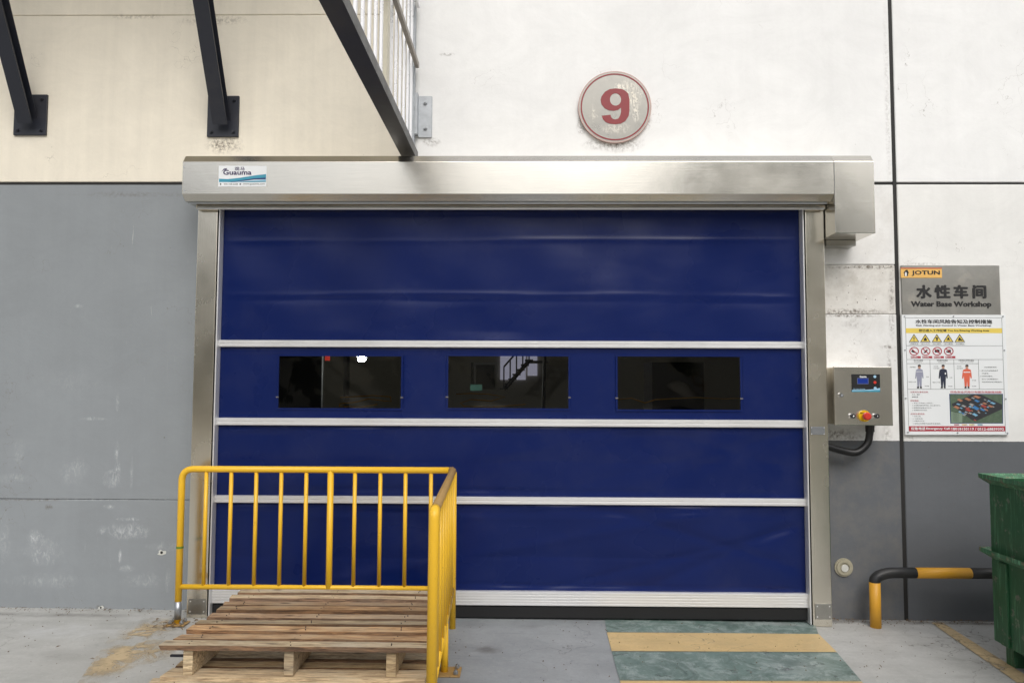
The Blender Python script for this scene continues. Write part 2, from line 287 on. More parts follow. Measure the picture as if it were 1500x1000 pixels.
# ---------------------------------------------------------------- object helpers
def origin_of(o):
    v = Vector((0, 0, 0))
    while o is not None: v += Vector(o.location); o = o.parent
    return v
def obj(name, bm, mat, parent=None, smooth=False, origin=None, label=None, kind=None):
    me = bpy.data.meshes.new(name)
    if isinstance(bm, bpy.types.Mesh): me = bm
    else:
        bmesh.ops.recalc_face_normals(bm, faces=bm.faces)
        o0 = origin_of(parent)
        if origin is None:
            if parent is None or parent.get('kind') == 'structure' or origin_of(parent).length == 0 or True:
                xs = [v.co for v in bm.verts]
                origin = Vector(((min(c.x for c in xs) + max(c.x for c in xs)) / 2, (min(c.y for c in xs) + max(c.y for c in xs)) / 2, min(c.z for c in xs)))
        bmesh.ops.translate(bm, verts=bm.verts, vec=-Vector(origin))
        bm.to_mesh(me); bm.free()
    for m in (mat if isinstance(mat, (list, tuple)) else [mat]): me.materials.append(m)
    if smooth:
        for p in me.polygons: p.use_smooth = True
    o = bpy.data.objects.new(name, me); COL.objects.link(o)
    o.location = Vector(origin) - (origin_of(parent) if parent else Vector((0, 0, 0)))
    if parent: o.parent = parent
    if label: o['label'] = label
    if kind: o['kind'] = kind
    return o
def thing(name, label, cat, loc, group=None):
    o = bpy.data.objects.new(name, None); COL.objects.link(o); o.location = loc; o.empty_display_size = 0.1
    o['label'] = label; o['category'] = cat
    if group: o['group'] = group
    return o
def tag(o, label, cat, group=None):
    o['label'] = label; o['category'] = cat
    if group: o['group'] = group
    return o
def box(x0, x1, y0, y1, z0, z1, bev=0.0, bm=None, seg=1):
    b = bmesh.new()
    bmesh.ops.create_cube(b, size=1, matrix=Matrix.Translation(((x0 + x1) / 2, (y0 + y1) / 2, (z0 + z1) / 2)) @ Matrix.Diagonal((abs(x1 - x0), abs(y1 - y0), abs(z1 - z0), 1)))
    if bev: bmesh.ops.bevel(b, geom=b.edges[:], offset=bev, segments=seg, affect='EDGES', profile=0.7)
    if bm is None: return b
    me = bpy.data.meshes.new('t'); b.to_mesh(me); b.free(); bm.from_mesh(me); bpy.data.meshes.remove(me); return bm
def boxpx(px0, py0, px1, py1, yf, yb, bev=0.0, bm=None):
    a, b = W(px0, py0, yf), W(px1, py1, yf); return box(a.x, b.x, yf, yb, b.z, a.z, bev, bm)
def extrude_poly(pts, vec, bm=None):
    """closed outline (3-D points) pushed along vec"""
    bm = bm or bmesh.new()
    a = [bm.verts.new(p) for p in pts]; b = [bm.verts.new(Vector(p) + Vector(vec)) for p in pts]
    bm.faces.new(a); bm.faces.new(b[::-1]); n = len(pts)
    for i in range(n): bm.faces.new((a[i], a[(i + 1) % n], b[(i + 1) % n], b[i]))
    return bm
def tube(path, r, n=14, bm=None, cap=True):
    bm = bm or bmesh.new(); P = [Vector(p) for p in path]; rings = []; prev = None
    for i, p in enumerate(P):
        d = ((P[min(i + 1, len(P) - 1)] - p).normalized() + (p - P[max(i - 1, 0)]).normalized()).normalized()
        if prev is None:
            u = d.orthogonal().normalized()
        else: u = (prev - d * prev.dot(d)).normalized()
        prev = u; v = d.cross(u); rr = r[i] if isinstance(r, (list, tuple)) else r
        rings.append([bm.verts.new(p + (u * math.cos(2 * math.pi * k / n) + v * math.sin(2 * math.pi * k / n)) * rr) for k in range(n)])
    for a, b in zip(rings, rings[1:]):
        for k in range(n): bm.faces.new((a[k], a[(k + 1) % n], b[(k + 1) % n], b[k]))
    if cap: bm.faces.new(rings[0][::-1]); bm.faces.new(rings[-1])
    return bm
def bend(pts, rad, seg=7):
    P = [Vector(p) for p in pts]; out = [P[0]]
    for a, b, c in zip(P, P[1:], P[2:]):
        d1 = (a - b).normalized(); d2 = (c - b).normalized()
        ang = d1.angle(d2); t = min(rad / math.tan(ang / 2), (a - b).length * .49, (c - b).length * .49); s, e = b + d1 * t, b + d2 * t
        for k in range(seg + 1):
            q = k / seg; out.append((1 - q) ** 2 * s + 2 * q * (1 - q) * b + q * q * e)
    out.append(P[-1]); return out
def disc(c, r, y0, y1, n=40, bm=None, ry=None):
    """round plate facing the camera side, front at y0"""
    bm = bm or bmesh.new(); ry = ry or r
    return extrude_poly([(c[0] + r * math.cos(2 * math.pi * k / n), y0, c[1] + ry * math.sin(2 * math.pi * k / n)) for k in range(n)], (0, y1 - y0, 0), bm)
def ring(c, r0, r1, y0, y1, n=64, bm=None):
    bm = bm or bmesh.new(); L = []
    for rr, yy in ((r0, y1), (r0, y0), (r1, y0), (r1, y1)):
        L.append([bm.verts.new((c[0] + rr * math.cos(2 * math.pi * k / n), yy, c[1] + rr * math.sin(2 * math.pi * k / n))) for k in range(n)])
    for a, b in ((0, 1), (1, 2), (2, 3), (3, 0)):
        for k in range(n): bm.faces.new((L[a][k], L[a][(k + 1) % n], L[b][(k + 1) % n], L[b][k]))
    return bm
def text(name, body, px0, py0, px1, py1, Y, mat, parent, fat=0.0, dep=0.0006, kind=None, space=1.0):
    """raised or printed lettering, fitted into a rectangle given in photo pixels on the plane y = Y"""
    cu = bpy.data.curves.new('t', 'FONT'); cu.body = body; cu.size = 1;  cu.resolution_u = 2; cu.space_character = space; cu.fill_mode = 'FRONT'
    o = bpy.data.objects.new('t', cu); COL.objects.link(o); bpy.context.view_layer.update()
    me = bpy.data.meshes.new_from_object(o.evaluated_get(bpy.context.evaluated_depsgraph_get())); bpy.data.objects.remove(o)
    if not me.vertices: return None
    xs = [v.co.x for v in me.vertices]; ys = [v.co.y for v in me.vertices]
    x0, x1, y0, y1 = min(xs), max(xs), min(ys), max(ys); a, b = W(px0, py0, Y), W(px1, py1, Y)
    bm = bmesh.new(); bm.from_mesh(me)
    if fat:
        for k_, (dx_, dy_) in enumerate(((1, 0), (-1, 0), (0, 1), (0, -1), (.7, .7), (-.7, .7), (.7, -.7), (-.7, -.7))):
            n0 = len(bm.verts); bm.from_mesh(me); bm.verts.ensure_lookup_table()
            for v in bm.verts[n0:]: v.co.x += dx_ * fat; v.co.y += dy_ * fat; v.co.z += .01 * (k_ + 1)
        x0 -= fat; x1 += fat; y0 -= fat; y1 += fat
    bpy.data.meshes.remove(me)
    if dep > 0.001:
        ext = bmesh.ops.extrude_face_region(bm, geom=bm.faces[:])
        back = [e for e in ext['geom'] if isinstance(e, bmesh.types.BMVert)]; bk = set(back)
    else: bk = set()
    for v in bm.verts:
        v.co = Vector((a.x + (v.co.x - x0) / (x1 - x0) * (b.x - a.x), Y + (dep if v in bk else 0) - v.co.z * .002, b.z + (v.co.y - y0) / (y1 - y0) * (a.z - b.z)))
    return obj(name, bm, mat, parent)
def polypx(pts, Y, bm=None, th=0.0004):
    return extrude_poly([W(x, y, Y) for x, y in pts], (0, th, 0), bm)
def bolt(c, axis, r, h, bm=None):
    bm = bm or bmesh.new(); a = Vector(axis).normalized(); u = a.orthogonal().normalized(); v = a.cross(u)
    extrude_poly([Vector(c) + (u * math.cos(k * math.pi / 3) + v * math.sin(k * math.pi / 3)) * r for k in range(6)], a * h, bm)
    tube([Vector(c) + a * h * 0.9, Vector(c) + a * h * 1.7], r * 0.5, 8, bm); return bm

# ================================================================ SETTING
def sheet(name, pts, mat, kind='structure'):
    bm = bmesh.new(); bm.faces.new([bm.verts.new(p) for p in pts]); return obj(name, bm, mat, None, kind=kind)
def gq(pts, lift):      # outline in photo pixels on the sloping ground
    return [Vector((p.x, p.y, gz(p.x) + lift)) for p in (G(*q) for q in pts)]
bm = bmesh.new(); bmesh.ops.create_grid(bm, x_segments=40, y_segments=40, size=90)
for v in bm.verts: v.co.z = gz(v.co.x) if abs(v.co.x) < 12 else gz(math.copysign(12, v.co.x))
for x in (-12, 12): pass
bm.free()
bm = bmesh.new(); xs = [-120, -12, 12, 120]; ys = [-120, 60]
vv = [[bm.verts.new((x, y, gz(max(-12, min(12, x))))) for y in ys] for x in xs]
for i in range(3): bm.faces.new((vv[i][0], vv[i + 1][0], vv[i + 1][1], vv[i][1]))
obj('ground', bm, m_ground, kind='structure')
sheet('yard_pavement', [(-11, -30, gz(-11) + .004), (11, -30, gz(11) + .004), (11, -6.2, gz(11) + .004), (-11, -6.2, gz(-11) + .004)], m_yard)
# painted apron in front of the door (blue-grey), then the green and ochre bands, each a sheet above the one below
ap = [G(300, 880), G(1188, 880), G(1188, 908), G(1360, 1060), G(1500, 1180)]
xr = 1.68
sheet('apron_floor_paint', [(-1.84, 1.4, gz(-1.84) + .004), (-1.78, -.35, gz(-1.78) + .004), (-1.42, -2.6, gz(-1.42) + .004), (1.33, -2.6, gz(1.33) + .004), (1.72, -.03, gz(1.7) + .004), (1.72, 1.4, gz(1.7) + .004)], m_apron)
sheet('green_floor_paint', gq([(884.5, 902), (1190, 905), (1199, 930), (889, 927)][::-1], .008), m_gfp)
sheet('ochre_floor_paint', gq([(889, 927.6), (1199, 929.5), (1226, 956.5), (896, 955)][::-1], .008), m_yfp)
sheet('green_floor_paint', gq([(896, 955.6), (1226, 957), (1262, 999), (908, 998)][::-1], .008), m_gfp)
sheet('ochre_floor_paint', gq([(908, 998.6), (1262, 999.6), (1300, 1046), (922, 1045)][::-1], .008), m_yfp)
sheet('yellow_floor_line', gq([(1364, 912), (1381, 912), (1520, 1000), (1490, 1000)][::-1], .004), m_yfl)
sheet('faded_floor_marking', gq([(100, 1020), (330, 1020), (300, 905), (180, 905)], .004), m_yfw)

# ---- the factory wall: panels with recessed sealed joints
XJ = 2.330; ZJ = WP(1290, 268.5)[1]; Zt = WP(200, 22.5)[1]; Zc = WP(100, 731)[1]
XG = -0.700; XL, XRt = -1.93, 1.79
wall = thing('factory_wall', 'rendered factory wall, white and cream above, grey below, with black joints round the blue door', 'wall', (0, 0.08, 0))
def panel(x0, x1, z0, z1, mat, label=None, y=0.0):
    o = obj('wall_panel', box(x0, x1, y, 0.16, z0, z1, 0.004), mat, wall)
    if label: o['label'] = label
    return o
Z1, Z2 = WP(1260, 387.5)[1], WP(1260, 460)[1]
g = 0.009
panel(-9, XG, ZJ + g, Zt - .0015, m_cream, 'cream wall panel behind the black braces')
panel(-9, XG, Zt + .0015, 7.5, m_cream, 'upper cream wall panel')
panel(XG + .002, XJ - .012, ZJ + g, 7.5, m_white, 'white wall panel carrying the number 9 sign')
panel(-9, XL, Zc + .0012, ZJ - g, m_grey_l, 'grey wall panel left of the door')
panel(-9, XL, -0.2, Zc - .0012, m_grey_l, 'scuffed grey lower wall panel left of the door')
panel(XRt, XJ - .012, Z1 + .001, ZJ - g, m_white_r, 'white panel under the motor cover')
panel(XRt, XJ - .012, Z2 + .001, Z1 - .001, m_patch, 'grubby white plaster patch', 0.003)
panel(XRt, XJ - .012, -0.2, Z2 - .001, m_white_r, 'panel behind the control box, white over dark grey')
panel(XJ + .012, 9, ZJ + g * .8, 7.5, m_white, 'white panel right of the joint')
panel(XJ + .012, 9, -0.2, ZJ - g * .8, m_white_f, 'panel behind the signs, white over dark grey')
def sealant(x0, x1, z0, z1, y=0.008):
    # slightly wavy bead
    b = box(x0, x1, y, 0.10, z0, z1); 
    obj('joint_sealant', b, m_joint, wall)
sealant(XJ - .0118, XJ + .0118, -0.2, 7.5, 0.004)
sealant(-9, XL, ZJ - g - .002, ZJ + g + .002, .009); sealant(XRt, XJ - .014, ZJ - g - .002, ZJ + g + .002, .009); sealant(XJ + .014, 9, ZJ - g - .002, ZJ + g + .002, .009)
sealant(-9, XG, Zt - .004, Zt + .004, .012); sealant(-9, XL, Zc - .003, Zc + .003, .010)
obj('wall_core', box(-9, XL + .05, .161, .30, -.2, 7.5), m_patch, wall); obj('wall_core', box(XRt - .05, 9, .161, .30, -.2, 7.5), m_patch, wall)
obj('wall_core', box(XL + .052, XRt - .052, .161, .30, ZJ - .05, 7.5), m_patch, wall)

# ---- the dim workshop inside, seen through the clear windows
m_in = plain('workshop_grey', (0.52, 0.49, 0.42), 0.8); m_inf = plain('workshop_floor', (0.07, 0.075, 0.07), 0.5)
m_dark = plain('dark_machine', (0.03, 0.032, 0.032), 0.5)
IY = 16.0
room = thing('workshop_interior', 'dim grey workshop hall seen through the clear windows of the door', 'room', (0, 8, 0))
obj('floor', box(-9, 9, .30, IY, -.10, .02), m_inf, room); obj('ceiling', box(-9, 9, .301, IY, 5.6, 5.8), m_in, room)
obj('wall', box(-9.2, -9.002, .302, IY, .022, 5.598), m_in, room); obj('wall', box(9.002, 9.2, .302, IY, .022, 5.598), m_in, room); obj('wall', box(-9, 9, IY + .002, IY + .2, -.1, 5.8), m_in, room)
def inpx(name, x0, y0, x1, y1, Y, th, mat, parent): return obj(name, boxpx(x0, y0, x1, y1, Y, Y + th, 0), mat, parent)
s = NT('daylit_pane'); e = s.n('ShaderNodeEmission', None, Color=(0.62, 0.62, 0.85, 1), Strength=0.45); s.t.links.new(e.outputs[0], s.out.inputs[0]); m_lit = s.m
s = NT('lamp_tube'); e = s.n('ShaderNodeEmission', None, Color=(0.95, 0.97, 1, 1), Strength=420.0); s.t.links.new(e.outputs[0], s.out.inputs[0]); m_lamp = s.m
inpx('lit_window', 733, 505, 770, 556, IY - .05, .04, m_lit, room); inpx('lit_window', 773, 505, 787, 550, IY - .05, .04, m_lit, room)
dr = inpx('inner_door', 690, 531, 724, 570, IY - .06, .05, m_dark, room)
fr = plain('pale_door_frame', (0.5, 0.5, 0.5), 0.5); b = boxpx(694, 531, 726, 534, IY - .12, IY - .062); boxpx(694, 534.4, 697, 566, IY - .12, IY - .062, 0, b); obj('door_frame', b, fr, room)
inpx('green_notice', 689, 563, 706, 572, 9.0, .02, plain('green_notice', (0.25, 0.6, 0.5), 0.4), room)
b = tube([W(508, 470, 6), W(507, 600, 6)], .045, 10); obj('pipe', b, m_galv, room)
b = tube([W(799, 480, 7), W(796, 600, 7)], .03, 10); obj('pipe', b, m_navy, room)
inpx('switch_box', 380, 515, 470, 610, 8, .1, m_dark, room); inpx('machine', 955, 530, 1032, 610, 7, .8, m_dark, room)
st = thing('steel_staircase', 'dark steel staircase deep inside the workshop behind the middle window', 'staircase', (*W(765, 590, 14).xy, 0.02))
a, c = W(738, 570, 13.5), W(775, 528, 13.5)
for dy in (0, .8): obj('stringer', tube([a + Vector((0, dy, 0)), c + Vector((0, dy, 0))], .05, 6), m_navy, st)
for k in range(7): q = a.lerp(c, k / 6); obj('tread', box(q.x - .10, q.x + .10, q.y, q.y + .8, q.z, q.z + .03), m_navy, st)
for k in range(5): q = a.lerp(c, k / 4); obj('baluster', tube([q, q + Vector((0, 0, .55))], .018, 6), m_navy, st)
obj('handrail', tube([a + Vector((0, 0, .55)), c + Vector((0, 0, .55)), c + Vector((.45, 0, .55))], .025, 6), m_navy, st)
obj('landing', box(c.x - .05, c.x + .5, c.y, c.y + .8, c.z - .05, c.z), m_navy, st)
lamp = thing('ceiling_lamp', 'bright white lamp glowing inside behind the left window', 'lamp', W(528, 528, 8))
obj('housing', boxpx(522, 519, 535, 522.4, 8, 8.2), m_galv, lamp); obj('tube', boxpx(524, 522.8, 533, 529, 8.02, 8.18, .02), m_lamp, lamp)
o = tag(inpx('red_notice', 476, 518, 483, 528, 9, .02, m_redbtn, None), 'small red notice hanging inside behind the left window', 'notice')
for pts, lb in (([(498, 582), (545, 579), (572, 581), (573, 588), (540, 584), (520, 589), (498, 591), (497, 595), (530, 596), (553, 592)], 'looped yellow hose added for the curved lines reflected in the left window'),
                ([(668, 577), (690, 576), (715, 577), (740, 581), (720, 587), (690, 585), (674, 590), (680, 595), (720, 596), (770, 592)], 'looped yellow hose added for the curved lines reflected in the middle window'),
                ([(905, 585), (925, 583), (945, 590), (960, 585), (1020, 582), (1060, 584), (1084, 583)], 'yellow hose added for the curved lines reflected in the right window')):
    tag(obj('tubing', tube([W(x, y, 0.6) for x, y in pts], .0045, 6), m_yelb, smooth=True), lb, 'tubing')  # added tubes drawing the wavy yellow lines reflected in the windows

# ---- steel canopy over the left wall on black braces, mostly above the picture
can = thing('canopy', 'dark steel canopy reaching out over the cream wall on raking black braces', 'canopy', (-3.2, 0, 2.9))
obj('deck', box(-6.4, -.80, -1.28, -.02, 4.97, 5.07), m_cream, can)
obj('edge_beam', box(-6.4, -.80, -1.36, -1.281, 4.91, 5.11), m_navy, can)
for (pxc, ptop, pbot, pl, pr) in ((47, 140, 199, 24, 69), (328, 142, 201.5, 306, 350), (-260, 140, 199, -284, -238), (-560, 140, 199, -584, -538)):
    a, b = W(pl, ptop), W(pr, pbot)
    pt = obj('wall_plate', box(a.x, b.x, -.016, -.0005, b.z, a.z, .002), m_navy, can)
    for bx in (a.x + .03, b.x - .03):
        for bz in (a.z - .03, b.z + .03): obj('bolt', bolt((bx, -.016, bz), (0, -1, 0), .011, .01), m_navy, pt)
    xc = (a.x + b.x) / 2 + .005
    p0 = Vector((xc, -.02, b.z + .085)); dirv = Vector((0, -.46, .89)).normalized(); L = (4.965 - p0.z) / dirv.z
    nrm = Vector((0, -dirv.z, dirv.y)); fx = Vector((1, 0, 0)); bb = bmesh.new()     # I section: two flanges and a web
    def bar(cx, cn, hx, hn):
        pts = [p0 + fx * (cx + sx * hx) + nrm * (cn + sn * hn) for sx, sn in ((-1, -1), (1, -1), (1, 1), (-1, 1))]
        pts = [q - dirv * ((q.y + .017) / dirv.y) if False else q for q in pts]
        extrude_poly(pts, dirv * L, bb)
    bar(0, .052, .045, .006); bar(0, -.052, .045, .006); bar(0, 0, .005, .0455)
    for v in bb.verts:
        if v.co.y > -.017: v.co.y = -.017
    obj('brace', bb, m_navy, can)

# ---- steel grille sticking out from the wall above the header
X0 = -.70
gr = thing('steel_grille', 'galvanised bar grille on a dark channel, standing out from the wall above the door', 'grille', (X0, -.05, 2.80))
YE = -2.9
bb = box(-.752, -.664, YE, -.02, 2.803, 2.812); box(-.672, -.664, YE, -.02, 2.8125, 2.862, 0, bb); box(-.752, -.744, YE, -.02, 2.8125, 2.862, 0, bb)
obj('channel', bb, m_beam, gr)
obj('bottom_rail', box(-.716, -.684, YE, -.06, 2.8135, 2.885, .003), m_grille, gr)
for z in (3.39, 3.78, 4.3): obj('rail', box(-.6825, -.658, YE, -.05, z, z + .035, .002), plain('rusty_rail', (0.30, 0.27, 0.24), .5, .5, .4, 25) if z < 3.5 else m_grille, gr)
proto = box(-.008, .008, -.008, .008, 0, 1.95, .002); me = bpy.data.meshes.new('bar'); proto.to_mesh(me); proto.free(); me.materials.append(m_grille)
y = -.12
while y > YE:
    if abs(y + .97) > .05:
        o = bpy.data.objects.new('bar', me); COL.objects.link(o); o.parent = gr; o.location = (X0 - X0 + .004, y + .05, 2.886 - 2.80)
    y -= .138
obj('post', box(-.725, -.682, -1.00, -.94, 2.886, 4.84, .003), plain('cream_post', (0.62, 0.58, 0.46), 0.45), gr)
obj('post', box(-.72, -.682, -.062, -.018, 2.886, 4.84, .003), m_galv, gr)
br = obj('bracket', boxpx(613, 141, 632.5, 201.5, -.012, -.0005, .002), m_galv, gr); 
for py in (151, 188): q = W(623, py, -.012); obj('bolt', bolt((q.x, -.012, q.z), (0, -1, 0), .013, .012), m_galv, br)
a, b = W(613, 141, 0), W(613, 201, 0); obj('bracket_flange', box(a.x - .028, a.x + .004, -.06, -.0125, b.z, a.z, .002), m_galv, gr)

# ================================================================ THE DOOR
door = thing('roller_door', 'blue fabric high-speed roller door with aluminium bars, closed, in a brushed steel frame', 'roller door', (-.05, -.1, 0))
YC = -.085; YCOL = -.15; YH = -.30
xl0, xl1 = W(288, 420, YCOL).x, W(314.5, 420, YCOL).x
def colx(px, py): return W(px, py, YCOL).x
LX0, LX1 = colx(286, 450), colx(315, 450); RX0, RX1 = colx(1183, 500), colx(1210.5, 500)
ZB = W(700, 297, YCOL).z
for nm, x0, x1, inner in (('L', LX0, LX1, 1), ('R', RX0, RX1, -1)):
    c = obj('side_column', box(x0, x1, YCOL, -.001, gz(x0) + .002, ZB + .02, .004, seg=2), m_steelz, door)
    xi = x1 if inner > 0 else x0
    a0, a1 = sorted((xi + inner * .0015, xi + inner * .006)); obj('rubber_lip', box(a0, a1, YCOL + .012, -.03, gz(x0) + .01, ZB), m_rubber, door)
    a0, a1 = sorted((xi + inner * .0065, xi + inner * .0145)); obj('guide_strip', box(a0, a1, YCOL + .004, -.03, gz(x0) + .01, ZB, .002), m_alu, door)
    # foot plate with four rivets
    fa, fb = (W(276, 884, YCOL), W(301, 905, YCOL)) if inner > 0 else (W(1190, 893, YCOL), W(1217, 914, YCOL))
    fx0, fx1 = x0 + .012, x1 - .004
    fp = obj('foot_plate', box(fx0, fx1, YCOL - .004, YCOL - .0005, .035, .125, .001), m_steelsign, door)
    for sx in (fx0 + .012, fx1 - .012):
        for zz in (.05, .11): obj('rivet', disc((sx, zz), .004, YCOL - .007, YCOL - .0042, 8), m_alu, fp)
# nameplate on the right column
npb = obj('nameplate', boxpx(1187.5, 624.5, 1211 - 2.5, 636.5, YCOL - .003, YCOL - .0005, .001), plain('dull_tin_plate', (0.24, 0.25, 0.26), 0.5, .6, var=.2, sc=60), door)
for px in (1188.8, 1207.3):
    for py in (626, 635.3): q = W(px, py, YCOL - .004); obj('rivet', disc((q.x, q.z), .003, YCOL - .006, YCOL - .0032, 8), m_alu, npb)
# header: eight-sided section swept along x
hx0, hx1 = W(267, 260, YH).x, W(1222, 260, YH).x; mx1 = W(1281.5, 300, YH).x
z_ft, z_fb = W(700, 237, YH).z, W(700, 284, YH).z; z_t, z_b = z_ft + .046, W(700, 295.5, YH + .05).z
def prism_yz(prof, x0, x1, bm=None): return extrude_poly([(x0, y, z) for y, z in prof], (x1 - x0, 0, 0), bm)
prof = [(YH, z_fb), (YH, z_ft), (YH + .035, z_t), (-.002, z_t), (-.002, z_b), (YH + .045, z_b)]
bm = prism_yz(prof, hx0, hx1 - .0008); bmesh.ops.bevel(bm, geom=bm.edges[:], offset=.0015, segments=1, affect='EDGES')
hd = obj('header_box', bm, m_steelx, door)
for py in (245, 279): q = W(270, py, YH); obj('screw', disc((q.x, q.z), .004, YH - .002, YH - .0002, 8), m_galv, hd)
# lower lip of the header, slightly wavy, then the lintel
obj('header_lip', box(hx0 + .02, hx1 - .02, YH + .06, YH + .064, z_b - .010, z_b - .0005), m_galv, hd)
obj('lintel', box(LX0 - .002, RX1 + .002, YCOL - .03, YCOL + .06, W(700, 306, YCOL - .03).z, z_b - .0008, .003), m_steelx, door)
obj('lintel_edge', box(LX0 + .01, RX1 - .01, YCOL - .034, YCOL - .0305, W(700, 307.2, YCOL - .03).z, W(700, 303.5, YCOL - .03).z), m_alu, door)
# motor cover
zmb = W(1250, 341.5, YH).z
profm = [(YH - .002, zmb), (YH - .002, z_ft), (YH + .035, z_t), (-.002, z_t), (-.002, zmb)]
bm = prism_yz(profm, hx1, mx1); bmesh.ops.bevel(bm, geom=bm.edges[:], offset=.002, segments=1, affect='EDGES')
mc = obj('motor_cover', bm, m_steelx, door)
a, b = W(1210, 354, -.10), W(1254, 360, -.10)
obj('cover_bracket', box(a.x, b.x, -.10, -.002, b.z, zmb - .001, .001), m_steelsign, door)
# curtain panels: a hanging sheet with sagging creases
def crease(x, z, lst):
    d = 0
    for z0, amp, wd, ph in lst:
        zz = z0 + .006 * math.sin(1.3 * x + ph) + .003 * math.sin(4.1 * x + ph * 2)
        t = (z - zz) / wd
        d += amp * math.exp(-t * t) * (1 + .45 * math.sin(2.1 * x + ph) + .3 * math.sin(7.3 * x + 1.7 * ph)) * (1 if t > 0 else .55)
    return d
rnd = random.Random(3)
def curtain(py0, py1, creases, buckle=.0025, nx=150, nz=40, holes=()):
    x0, x1 = LX1 + .004, RX0 - .004; dg = 1.3 if py0 > 700 else (.5 if py0 > 600 else .1)
    z1, z0 = W(760, py0, YC).z, W(760, py1, YC).z
    cs = [(W(760, py, YC).z, am, wd, ph) for py, am, wd, ph in creases]
    xsx = [x0 + (x1 - x0) * i / nx for i in range(nx + 1)]; zsz = [z0 + (z1 - z0) * j / nz for j in range(nz + 1)]
    for (hx_0, hx_1, hz_0, hz_1) in holes:
        for val in (hx_0, hx_1): k = min(range(len(xsx)), key=lambda i: abs(xsx[i] - val)); xsx[k] = val
        for val in (hz_0, hz_1): k = min(range(len(zsz)), key=lambda i: abs(zsz[i] - val)); zsz[k] = val
    bm = bmesh.new(); V = []
    for x in xsx:
        row = []
        for z in zsz:
            e = min((z - z0), (z1 - z), .06) / .06; sx = min(x - x0, x1 - x, .12) / .12
            y = YC + crease(x, z, cs) * sx + buckle * e * sx * (math.sin(2.3 * x + 5 * z) + .6 * math.sin(5.1 * x - 3 * z + 1) + .5 * math.sin(9 * x + 13 * z) + .35 * math.sin(17 * x - 9 * z))
            y += e * sx * dg * (.0045 * math.exp(-((z - z0 - .42 * (x - x0) + 1.05) / .035) ** 2) + .004 * math.exp(-((z - z0 + .30 * (x - x1) - .15) / .03) ** 2) + .003 * math.exp(-((z - z0 - .25 * (x - x1 + .8) - .22) / .022) ** 2) - .003 * math.exp(-((z - z0 - .18 * (x - x1 + 1.6) - .30) / .03) ** 2))
            row.append(bm.verts.new((x, y, z)))
        V.append(row)
    for i in range(nx):
        for j in range(nz):
            cxm, czm = (xsx[i] + xsx[i + 1]) / 2, (zsz[j] + zsz[j + 1]) / 2
            if any(h[0] < cxm < h[1] and h[2] < czm < h[3] for h in holes): continue
            bm.faces.new((V[i][j], V[i + 1][j], V[i + 1][j + 1], V[i][j + 1]))
    return bm
def cobj(bm):
    o = obj('curtain_panel', bm, m_blue, door, smooth=True)
    md = o.modifiers.new('thickness', 'SOLIDIFY'); md.thickness = .002; md.offset = 1; return o
cobj(curtain(300, 499.5, [(353, -.0028, .015, .3), (433, -.0034, .016, 2.2), (443, .002, .02, 3.0)], .0035, 170, 90))
holes = []
for (a_, b_, c_, d_) in ((409.5, 521.5, 587, 598), (657, 521.5, 832.5, 598), (904.5, 522, 1084.5, 600)):
    p, q = W(a_, b_, YC), W(c_, d_, YC); holes.append((p.x, q.x, q.z, p.z))
cobj(curtain(508.5, 614.5, [(514, -.004, .012, .3), (609, .003, .01, 1.)], .0008, 170, 36, holes))
cobj(curtain(623.5, 728.5, [(631, -.004, .012, 1.3), (720, .003, .015, 2.1), (680, .002, .04, .7)], .0035, 150, 40))
cobj(curtain(737.5, 870, [(745, -.004, .012, .3), (760, -.002, .02, 2.2), (820, .004, .05, 1.), (858, .004, .012, 1.9)], .0055, 150, 50))
m_edge0 = plain('grubby_clip', (0.16, 0.15, 0.15), .5)
# clear windows with welded edge strips and small clips
for k, (x0, x1, z0, z1) in enumerate(holes):
    wn = bmesh.new(); ww = .012
    for bx in ((x0 - ww, x1 + ww, z1 + .0005, z1 + ww), (x0 - ww, x1 + ww, z0 - ww, z0 - .0005), (x0 - ww, x0 - .0005, z0, z1), (x1 + .0005, x1 + ww, z0, z1)):
        box(bx[0], bx[1], YC - .0065, YC - .0035, bx[2], bx[3], 0, wn)
    wo_ = obj('window', wn, m_blue, door)
    nx, nz = 40, 16; bm = bmesh.new(); V = []
    for i in range(nx + 1):
        row = []
        for j in range(nz + 1):
            u, v = i / nx, j / nz; e = math.sin(math.pi * u) ** .5 * math.sin(math.pi * v) ** .5
            y = YC - .001 + e * (.004 * math.sin(7 * u + k * 2) * math.sin(4 * v + k) + .002 * math.sin(15 * u + 5 * v))
            row.append(bm.verts.new((x0 + .001 + (x1 - x0 - .002) * u, y, z0 + .001 + (z1 - z0 - .002) * v)))
        V.append(row)
    for i in range(nx):
        for j in range(nz): bm.faces.new((V[i][j], V[i + 1][j], V[i + 1][j + 1], V[i][j + 1]))
    obj('pane', bm, m_film, wo_, smooth=True)
    zc = z0 + (z1 - z0) * .21
    for xx in (x0 - .006, x1 + .006): obj('clip', box(xx - .009, xx + .009, YC - .010, YC - .007, zc - .004, zc + .004, .001), m_edge0, wo_)
